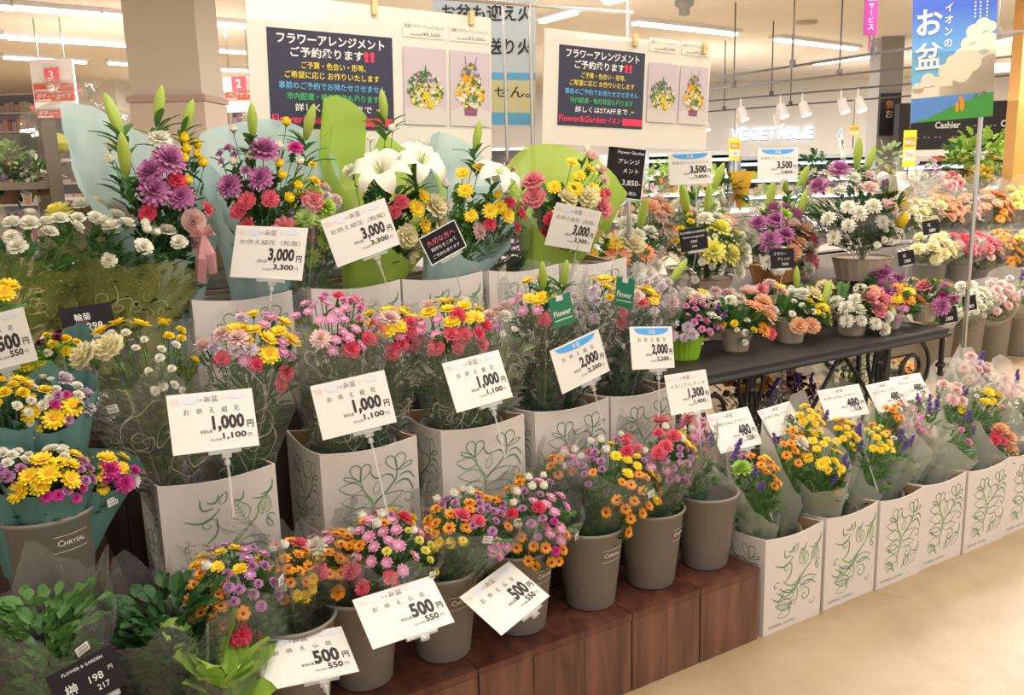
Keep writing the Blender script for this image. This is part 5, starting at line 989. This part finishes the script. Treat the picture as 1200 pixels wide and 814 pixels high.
bq('gold-printed bouquet of white chrysanthemums in the middle of the left group, blooms at two heights', (.30, 2.60, 1.02), (145, 288), 50, 'A2@.1,.85 A1@-.5,-.3 A1@.3,-.2 w3@.7,.6 A2@-.3,.9', 'gold', 22, group=G, leaf='dark', nleaf=150)
bq('gold-printed bouquet of white chrysanthemums closest to the pink rose', (.40, 2.64, 1.02), (205, 290), 44, 'A2@-.1,.1 A2@.2,.6 w4@-.3,.8', 'gold', 22, group=G, leaf='dark', nleaf=140)
bq('yellow chrysanthemum bouquet cut by the left edge, above the 500 yen card', (-.06, 2.45, 1.02), (2, 350), 26, 'Y5@0,.4', 'gold', 20, group=G, leaf='mid', nleaf=50)

# teal posies in the wide grey bucket, left
G = 'posies in dark teal paper'
pb = lambda dx, dy=0, z=.72: (.10 + dx, 2.10 + dy, z)
bq('teal-paper posy of yellow and white chrysanthemums cut by the left edge, upper', pb(-.05, .05), (12, 468), 38, 'd7@-.3,.4 i8@.4,-.1 y4@.2,.6', 'teal', 35, 'posy', group=G, leaf='dark', nleaf=40, vh=.85, dt=.03)
bq('teal-paper posy with yellow, white and magenta blooms, upper middle', pb(.02, .05), (60, 468), 40, 'Y6@-.2,-.5 d4@-.5,.3 i8@-.1,.35 q4@.2,-.05 f8@.6,.1 x5@.5,-.2 Y2@-.5,.7', 'teal', 35, 'posy', group=G, leaf='dark', nleaf=40, vh=.85, dt=.03, sticker=(.5, -1.3))
bq('teal-paper posy in front with yellow heads beside magenta and lilac ones', pb(.0, -.04), (58, 552), 44, 'Y7@-.25,-.2 y4@.2,.2 i7@.05,.7 q4@.35,-.55 x7@.7,-.1 i3@.2,.35', 'teal', 38, 'posy', group=G, leaf='dark', nleaf=40, vh=.8, dt=-.02)
bq('teal-paper posy of cream and lilac blooms cut by the left edge, lower', pb(-.06, -.02), (5, 545), 32, 'i8@.2,.6 x8@.1,-.3 f4@.4,0', 'teal', 38, 'posy', group=G, leaf='dark', nleaf=30, dt=-.02)
bq('teal-paper posy leaning right with yellow sprays and one hot magenta bloom', pb(.05, 0), (118, 548), 36, 'Y5@-.5,.3 y6@-.1,.1 m3@.4,-.25 q6@.45,-.1 f6@.8,-.4', 'teal', 35, 'posy', group=G, leaf='dark', nleaf=40, dt=-.01, sticker=(.85, -1.1))
bq('small bunch of yellow and dark maroon blooms above the teal posies', (.16, 2.38, .90), (68, 405), 28, 'd6@.1,.2 n5@-.2,.4 i3@-.6,.2 Y2@.2,-.1', 'teal', 30, 'posy', group=G, leaf='lime', nleaf=70)
bq('bunch of bright lime foliage with yellow blooms at the left edge, behind the posies', (.02, 2.36, .88), (25, 425), 34, 'Y3@.2,-.2 d4@-.4,.3', 'teal', 30, 'posy', group=G, leaf='lime', nleaf=120, leafscale=1.3)

# greenery in the bottom-left corner
G = 'film-wrapped greenery at the bottom left'
bq('film-wrapped variegated greenery at the bottom left, behind the 198 chalk card', (.06, 1.88, .20), (58, 738), 62, '', 'clear', 30, 'greenery_bunch', 'greenery', group=G, leaf='mid', nleaf=260, leafscale=.95, lobed=False, sticker=(.9, -1.2))
bq('film-wrapped dark glossy greenery right of the 198 chalk card', (.31, 1.88, .20), (195, 728), 64, '', 'clear', 30, 'greenery_bunch', 'greenery', group=G, leaf='dark', nleaf=280, leafscale=1.1, lobed=False)
bq('bunch of broad lime leaves in film leaning toward the lowest 500 yen card', (.36, 1.80, .26), (262, 780), 44, '', 'clear', 35, 'greenery_bunch', 'greenery', group=G, leaf='lime', nleaf=24, leafscale=2.3, lobed=False)

# floor cartons (480 yen), milky sleeves
G = 'slim bouquets in milky sleeves in the floor cartons'
def fb2(k, dx, dy=0): x0 = [2.10, 2.40, 2.678, 2.938, 3.208, 3.492][k]; return (x0 + .135 + dx, 2.03 + dy, .10)
SL = [('milky sleeve of orange chrysanthemums and blue statice, left front of the first floor carton', 0, -.05, -.04, (888, 560), 30, 'o8@.1,.6 o2@.5,-.1 t2@-.3,.2 y1@.7,.8 g1@-.9,.6'),
      ('milky sleeve of orange daisies with one white bloom, right in the first floor carton', 0, .05, 0, (925, 528), 30, 'o10@0,.6 t1@-.7,.5 W1@.1,.5 o3@-.1,.1'),
      ('milky sleeve of blue statice at the left rim of the first floor carton', 0, -.07, .06, (858, 545), 26, 't3@0,.3 B2@.3,.5'),
      ('milky sleeve of yellow sprays behind the first floor carton', 0, .07, .08, (950, 500), 28, 'y9@0,.5 t1@.3,.2 y4@-.3,.4'),
      ('milky sleeve with a full cluster of yellow chrysanthemums, left of the second floor carton', 1, -.05, -.05, (960, 540), 34, 'y13@.0,.4 t3@.4,-.3 o2@.6,-.7 Y1@-.1,.1'),
      ('milky sleeve of yellow sprays with violet statice, middle of the second floor carton', 1, .0, .02, (985, 515), 28, 'y10@0,.3 t3@.4,.1 o4@.1,.7'),
      ('milky sleeve leaning right with yellow daisies, in the second floor carton', 1, .07, -.03, (1026, 525), 30, 'y8@-.2,.4 o3@.1,.5 z4@-.1,.8'),
      ('milky sleeve with orange sprays on top, right back of the second floor carton', 1, .10, .07, (1045, 492), 26, 'o6@-.2,.5 i3@.3,.2 B3@.6,.6'),
      ('milky sleeve with green stems and statice, left of the third floor carton', 2, -.05, 0, (1052, 528), 26, 't3@.2,.4 h2@.4,.6 i2@-.1,.5'),
      ('pink-tinted milky sleeve in the third floor carton', 2, .02, 0, (1072, 515), 24, 'B5@0,.5 h2@.2,.5'),
      ('closed milky sleeve with blue statice, right of the third floor carton', 2, .09, .02, (1088, 490), 30, 't5@-.3,.7 p3@-.7,.6 y3@.3,.8'),
      ('wide closed milky sleeve in the fourth floor carton', 3, -.02, -.03, (1118, 510), 34, 'B3@0,.3 t2@.2,.3'),
      ('milky sleeve with pink alstroemeria-like heads behind the fourth floor carton', 3, .0, .08, (1110, 470), 26, 'h5@-.1,.5 y4@.1,.2 t2@.4,.4'),
      ('milky sleeve with one broad yellow head, right of the fourth floor carton', 3, .09, .05, (1152, 480), 32, 'Y4@.2,.6 p2@.5,.2 y3@0,.4 i3@-.3,.7'),
      ('milky sleeve leaning far right with red and peach blooms, fifth floor carton', 4, -.02, -.04, (1165, 520), 28, 'R2@-.4,.5 S3@0,.1 r1@.2,.2'),
      ('milky sleeve of cream sprays at the fifth floor carton', 4, .06, 0, (1192, 500), 26, 'i8@0,.6 z4@.3,.5'),
      ('milky sleeve with pink blooms near the right edge, fifth floor carton', 4, .02, .08, (1180, 462), 28, 'p6@0,.5 t2@.3,.5 h3@-.4,.3'),
      ('milky sleeve with blue statice cut by the right edge', 5, .0, .0, (1206, 470), 26, 't4@-.2,.5 p4@.2,.4'),
      ('milky sleeve of pale pink hydrangea-like heads, back of the fourth floor carton', 3, .07, .14, (1140, 440), 26, 'h6@0,.3 f6@-.3,.5 t2@.4,.8')]
for l, k, dx, dy, top, rp_, sp in SL:
    bq(l, fb2(k, dx, dy), top, rp_, sp, 'frost', 22, group=G, leaf='mid', nleaf=80, vh=1.0, dt=.0, sticker=(.7, -1.4) if 'middle' in l else None)

# ------------------------------------------------------------------ pots on the table
pot_m = mat('ribbed_beige_pot', (.42, .34, .26), .7); gpot = mat('lime_pot', (.30, .55, .03), .45)
def pot_arr(label, px, py, rpx, top, spec, wpx, hpx, m=pot_m, leaf='mid', z=TZ, nleaf=40, group='small pots on the iron table', lk=True):
    p = WZ(px, py, z); sc = scale_at(p); r = wpx / 2 * sc; h = hpx * sc; p = p + V((0, r * .8, 0))
    root = thing('flower_pot', 'pot of ' + label, 'pot', p, group); mb = MB()
    mb.lathe([(.001, 0), (r * .78, 0), (r * .80, .004), (r * 1.0, h), (r * 1.03, h), (r * 1.03, h * 1.06), (r * .94, h * 1.06), (r * .92, h * .8), (.001, h * .8)], 44, ribs=.012); part('body', mb, m, root, False)
    mb = MB(); mb.box((r * .55, -r * .78, h * .7), (.014, .002, .010)); lb_ = part('price_sticker', mb, white, root); lb_.rotation_euler = (0, 0, 0)
    c = WT(top[0], top[1], p.y - .01); rr_ = bq(label, (p.x, p.y, p.z + h * .85), top, rpx * 1.12, spec, None, 38, 'flower_arrangement', 'flowers', group='flower arrangements in small pots', fs=1.25, leafscale=1.3, leaf=leaf, nleaf=nleaf, dt=-.01, vh=.78)
pot_arr('arrangement of pink buttons, white daisies and a lily bud in the lime pot', 813, 422, 42, (806, 368), 'B9@.05,.0 B4@.1,-.4 f8@-.7,.3 f5@-.6,-.1 h2@-.4,.6 W3@.5,.7 l1@.2,.8 t2@.9,.3 i4@.6,-.1 Z1@.5,.6', 48, 26, gpot, 'dark', nleaf=70)
pot_arr('arrangement with orange carnation-like bloom and peach petals, right of the lime pot', 873, 412, 38, (872, 366), 's1@-.1,.4 S3@.2,.1 d4@-.6,-.2 O1@0,-.4 h4@.7,.1 e2@.4,.3 i4@-.6,-.4 r1@.1,-.5 W2@-.5,.8', 36, 25)
pot_arr('cream and yellow arrangement with a lily bud, middle of the iron table', 937, 402, 38, (936, 360), 'i9@-.4,.1 c1@.0,.4 Y3@.4,.1 y4@.2,.2 l1@.4,.8 l1@.6,.3 e1@.1,0 W3@-.2,.3 S2@-.5,-.4 z4@.7,-.2', 36, 25)
pot_arr('round arrangement of pink carnations ringed by white daisies', 1010, 393, 36, (1010, 356), 'k3@.05,-.1 S1@0,.1 K2@.3,.1 W6@-.6,0 W3@.7,-.4 i8@0,.7 h3@.5,.4 W2@0,-.8', 36, 23)
pot_arr('arrangement with orange and salmon gerberas and yellow discs', 1052, 385, 30, (1052, 350), 'O2@-.3,.3 s1@.3,-.3 Y3@-.2,.2 d3@.3,.4 p4@-.6,-.1 P2@-.5,.7 i3@.8,-.1', 32, 20)
pot_arr('arrangement with vivid magenta and yellow blooms, last on the iron table', 1092, 377, 28, (1094, 348), 'P2@-.1,0 m2@0,0 Y2@.5,.5 x3@.5,-.2 d3@0,.6 k1@-.5,.3 O1@-.4,.6', 28, 22)
pot_arr('pale arrangement of white and pink blooms behind the lime pot', 850, 398, 30, (842, 355), 'h5@0,.3 W4@.3,.1 f5@-.5,.3 i5@.2,-.4', 32, 22)
pot_arr('arrangement with a pink gerbera-like head, second row behind the peach one', 905, 389, 30, (902, 350), 'K2@-.6,.3 Z1@-.3,0 Y2@.5,.3 h3@.3,.3 S2@.2,-.1 f3@.7,.3', 32, 22)
pot_arr('arrangement of violet and cream sprays, behind the round pink one', 972, 380, 28, (970, 346), 'c2@-.4,.6 x8@.2,.0 P1@.4,.2 W2@-.3,.1 m1@0,-.4 z4@-.1,.8', 30, 20)
pot_arr('arrangement of lilac sprays behind the gerbera pot', 1036, 372, 28, (1033, 333), 'P4@0,.2 x6@-.2,.2 f6@.4,.2', 28, 18)
pot_arr('low arrangement with white and pale pink blooms at the far table edge', 1070, 368, 22, (1072, 344), 'h4@0,.2 W2@.2,.3 i4@0,-.3', 24, 16)

# film-wrapped arrangements on the riser
G = 'arrangements in tall clear film on the dark riser'
bask = mat('orange_basket', (.50, .25, .08), .8, bump=.6, nscale=120); taupe = mat('taupe_basket', (.42, .33, .26), .8, bump=.5, nscale=120)
def arr(label, bx, by, t, top, rpx, spec, bm=taupe, w_=60, h_=22, leaf='mid', nl=80, wrap='crisp'):
    p = V(WT(bx, by, t)); p.z = .90; sc = scale_at(p); r = w_ / 2 * sc; mb = MB(); h = h_ * sc
    root = thing('flower_basket', 'basket of ' + label.replace('film-wrapped ', ''), 'basket', p, 'baskets on the riser'); mb.lathe([(.001, 0), (r * .8, 0), (r, h), (r * 1.04, h), (r * .94, h * .9), (.001, h * .85)], 36, ribs=.015); part('body', mb, bm, root)
    bq(label, (p.x, p.y, p.z + h * .8), top, rpx, spec, wrap, 28, 'wrapped_arrangement', 'flowers', group=G, leaf=leaf, nleaf=int(nl * 1.3), dt=-.02, vh=.85, fs=1.5, leafscale=1.5)
arr('film-wrapped arrangement with a salmon gerbera and big white heads, leftmost on the riser', 735, 330, 3.12, (728, 290), 52, 's1@.25,-.15 s1@-.75,.1 W4@.2,.3 W4@.4,-.5 l1@-.1,.3 Y3@-.7,.1 W2@-.4,.3 c2@.0,.1 l1@.2,.8 h2@.5,.5')
arr('film-wrapped arrangement with a large yellow head and white blooms under the small chalk card', 828, 330, 3.15, (828, 282), 52, 'Z3@.1,-.2 G1@.3,-.1 d10@-.8,.3 W5@.6,-.4 i8@-.5,-.4 l2@-.2,.8 s1@.6,.4 W3@-.1,.5 O1@.4,.3 Y2@.8,.5')
arr('film-wrapped arrangement with magenta blooms, a peach centre and white clusters in an orange basket', 905, 330, 3.3, (908, 278), 52, 'P6@-.4,.4 S3@.05,-.1 e1@.0,.1 W4@.7,-.5 k2@.8,-.2 l2@.2,.8 g1@-.1,.7 W3@-.7,-.3 P2@.3,.4 h2@.9,.1 m2@.5,.3', bask, 56, 20)
arr('largest film-wrapped arrangement with open white lily, two yellow balls and white daisies', 1008, 338, 3.05, (1002, 238), 66, 'L1@.15,.1 b2@.6,.15 b1@.6,-.1 W7@-.55,-.0 P3@-.8,.6 h2@.0,.1 e1@.2,-.1 l2@-.4,.9 l1@.2,1 l1@.5,.9 i14@.5,-.4 W2@-.7,-.3 f3@.9,.6 t1@0,.6', taupe, 66, 26, 'dark', 150, 'clear')
arr('small film-wrapped arrangement of pale roses right behind the cream 3,000 yen card', 765, 325, 3.3, (762, 255), 34, 'S3@0,0 h3@.1,.3 W2@.4,-.2 l1@-.3,.6')
arr('film-wrapped arrangement of leafy sprays behind the left 3,500 yen card', 810, 320, 3.45, (812, 240), 40, 'l3@0,.4 W3@0,.1 g2@.3,.2 h2@-.4,-.2', leaf='lime')
arr('film-wrapped arrangement of green leaves behind the right 3,500 yen card', 925, 320, 3.5, (925, 240), 40, 'l3@-.3,.4 W2@.1,.2 g2@.4,.0 h3@.3,-.3', leaf='lime')

# ------------------------------------------------------------------ under and behind the table
G = 'bunches in low buckets under the iron table'
def low(label, px, py, t, top, rpx, spec, leaf='mid', wrap='clear', nl=60):
    p = WT(px, py, t); p.z = 0; bucket('bucket of ' + label, p, .30, .13, .10, letters=False, group='buckets under and behind the iron table'); bq(label, (p.x, p.y, .14), top, rpx, spec, wrap, 35, 'flower_bunch', 'flower bunch', group=G, leaf=leaf, nleaf=nl, dt=-.02, fs=1.35)
low('bunch of dried-looking rust and maroon statice under the left end of the table', 872, 480, 2.78, (872, 455), 42, 'n14@0,.2 j6@-.2,.3 t5@.3,0 x8@0,.5 h4@.5,.2 n6@.5,-.3 o6@.3,.4', 'dark')
low('bunch of violet and rust statice under the middle of the table', 925, 465, 2.80, (925, 455), 34, 'n12@0,.2 t6@.2,0 i5@-.3,.1 x8@.4,.5 j5@-.4,.4 o5@.1,.6', 'dark')
low('bunch of white star-shaped blooms seen between the iron legs', 990, 450, 3.10, (992, 425), 36, 'W9@0,.4 i8@.2,.1', 'mid', 'frost')
low('bunch of small orange blooms behind the iron scroll', 1048, 445, 3.15, (1052, 440), 34, 'o10@0,.3 t3@-.2,.1 y4@.3,.4', 'mid', 'frost')
low('bunch of pale lilac hydrangea-like heads right of the iron table', 1128, 450, 2.9, (1130, 440), 34, 'f14@0,.3 h5@.2,.4 t2@.7,.6', 'mid', 'frost')

# ------------------------------------------------------------------ bucket display at the right, three levels
st = thing('display_stand', 'stepped stand behind the table at the right, holding rows of buckets', 'stand', (5.2, 4.2, 0))
for i, (y, z, d) in enumerate(((.0, .42, .50), (.55, .80, .5))):
    mb = MB(); mb.box((1.9, y + d / 2, z - .015), (4.6, d, .03)); part('shelf', mb, mat('grey_shelf', (.34, .31, .28), .6), st); mb = MB(); mb.box((1.9, y + .01, z / 2), (4.6, .02, z - .03)); part('riser_panel', mb, mat('grey_riser', (.28, .25, .22), .7), st)
G = 'flower bunches in the bucket display at the right'; GB = 'buckets of the display at the right'
def far(label, px, py, t, z, hz, rp_, spec, wrap, leaf='pale', nl=26, dyp=0, gb=.14):
    p = WT(px, py, t); p.z = z; bucket('bucket under ' + label, p, hz, gb, gb * .78, letters=False, group=GB); sc = scale_at(p)
    c = WT(px + 0, py + dyp, t); bq(label, (p.x, p.y, z + hz * .5), (px, py), rp_, spec, wrap, 25, 'flower_bunch', 'flower bunch', group=G, leaf=leaf, nleaf=nl, dt=-.05, fs=1.45, leafscale=1.5)
rows = [
 # floor row
 (3.75, 0, .44, [(1096, 362, 31, 'i30@0,.3 W6@.2,.4', 'frost', 'bunch of tiny white sprays in the floor row, left of the steel pole'), (1133, 352, 33, 'W15@0,.3 i13@.3,.2', 'clear', 'bunch of white blooms in the floor row right of the steel pole'), (1165, 350, 33, 'h15@0,.3 W8@.2,.4', 'frost', 'bunch of blush blooms in the floor row near the right edge'), (1196, 335, 33, 'f15@0,.3 t4@.2,.3', 'frost', 'bunch of pale lilac blooms in the floor row at the right edge')]),
 (4.40, .42, .33, [(1090, 292, 33, 'c13@0,.3 W8@.1,.4', 'kraftless', 'bunch of cream roses with yellow stems, middle level left'), (1120, 293, 31, 'R8@0,.5 K8@.2,.2 n6@-.3,.3', 'kraftless', 'bunch of dusky red and pink blooms, middle level left of the pole'), (1148, 295, 31, 'k8@0,.4 h8@.2,.2', 'kraftless', 'bunch of soft pink blooms, middle level beside the pole'), (1172, 290, 33, 'O8@0,.3 O6@.2,.4', 'kraftless', 'bunch of bright orange gerberas, middle level'), (1200, 290, 33, 'Z8@0,.3 G6@0,.3', 'kraftless', 'bunch of golden yellow blooms, middle level at the right edge')]),
 (4.95, .80, .30, [(1062, 262, 33, 'c11@0,.3 W8@.1,.4', 'kraftless', 'bunch of cream blooms, top level far left'), (1097, 257, 35, 'S11@0,.3 s6@.3,.4 c4@-.4,.2', 'kraftless', 'bunch of peach carnations, top level'), (1126, 252, 31, 'S6@0,.3 e6@.2,.2', 'kraftless', 'bunch of pale peach roses, top level left of the pole'), (1158, 248, 35, 's11@0,.4 O6@.2,.2', 'kraftless', 'bunch of deep orange blooms, top level'), (1188, 262, 35, 'Z11@0,.3 G8@.2,.3', 'kraftless', 'bunch of clear yellow blooms, top level near the orange pillar')])]
for y, z, hz, items in rows:
    for px, py, rp_, sp, wr, l in items: far(l, px, py, y, z, hz, rp_, sp, 'frost' if wr == 'frost' else 'clear')
G = 'sleeved sprays at the back of the bucket display'
for px, py, rp_, sp, wr, l, fl in [(1075, 205, 34, 'f10@0,.3 x8@.2,.2', 'white', 'cloud of pale lilac statice at the back of the display', 200), (1108, 218, 24, 'K6@0,.3 h5@0,.2', 'kraft', 'pink baby-breath bunch in a kraft sleeve at the back', 160), (1145, 210, 24, 'a8@0,.3 Z3@.2,.3', 'kraft', 'yellow tulip-like bunch in a kraft sleeve beside the pole', 0), (1180, 225, 22, 'i8@0,.3 c3@.2,.2', 'white', 'cream spray bunch at the back beside the orange pillar', 80)]:
    b0_ = WT(px, py, 5.5); bq(l, (b0_.x + .03, 5.5, 1.10), (px, py), rp_, sp, wr, 15, 'flower_bunch', 'flower bunch', group=G, leaf='pale', nleaf=40, fill=fl, fs=1.6)
mb = MB(); bs = thing('back_shelf', 'high grey shelf at the back of the bucket display', 'shelf', (5.6, 5.3, 0)); mb.box((2.2, .25, 1.08), (5.4, .5, .03)); part('shelf', mb, MATS['grey_shelf'], bs); mb = MB(); mb.box((2.2, .02, .53), (5.4, .03, 1.06)); part('riser_panel', mb, MATS['grey_riser'], bs)
potted('leafy green pot plant on the display below the Cashier sign', 1150, 182, 5.7, 34, 'lime', 110, 'potted_plant')
potted('dark trailing plant behind the steel pole', 1120, 192, 5.9, 24, 'mid', 80, 'potted_plant')
potted('small green plant left of the tall yellow price tag', 1040, 188, 5.5, 20, 'pale', 60, 'potted_plant')
potted('orange and white flowering pot plant behind the chalk price board', 772, 228, 4.6, 22, 'mid', 50, 'potted_plant', extra=PM['salmon'])
potted('green pot plant with upright leaves right of the chalk price board', 775, 200, 5.0, 18, 'lime', 60, 'potted_plant')
potted('dark pot plant wrapped with golden paper between the two 3,500 yen cards', 852, 220, 4.5, 22, 'dark', 80, 'potted_plant')
mb = MB(); mb.lathe([(.02, -.12), (.04, -.03), (.07, .07), (.085, .12)], 14, ribs=.14); thing('paper_sleeve', 'golden yellow paper sleeve beside the dark pot plant', 'paper sleeve', WT(868, 222, 4.45), data=mb.mesh('paper_sleeve', mat('gold_paper', (.70, .42, .04), .6, translucent=.2), True))
bh = thing('plant_bench', 'long low bench behind the arrangements with pot plants on it', 'bench', (2.3, 4.35, 0)); mb = MB(); mb.box((1.2, .3, .98), (2.6, .6, .03)); part('bench_top', mb, MATS['grey_shelf'], bh)
for x in (0, 2.4): mb = MB(); mb.box((x, .3, .48), (.04, .5, .96)); part('leg', mb, MATS['grey_riser'], bh)
potted('dark leafy bunch in film above the lily arrangement', 955, 200, 4.6, 24, 'dark', 70, 'potted_plant')
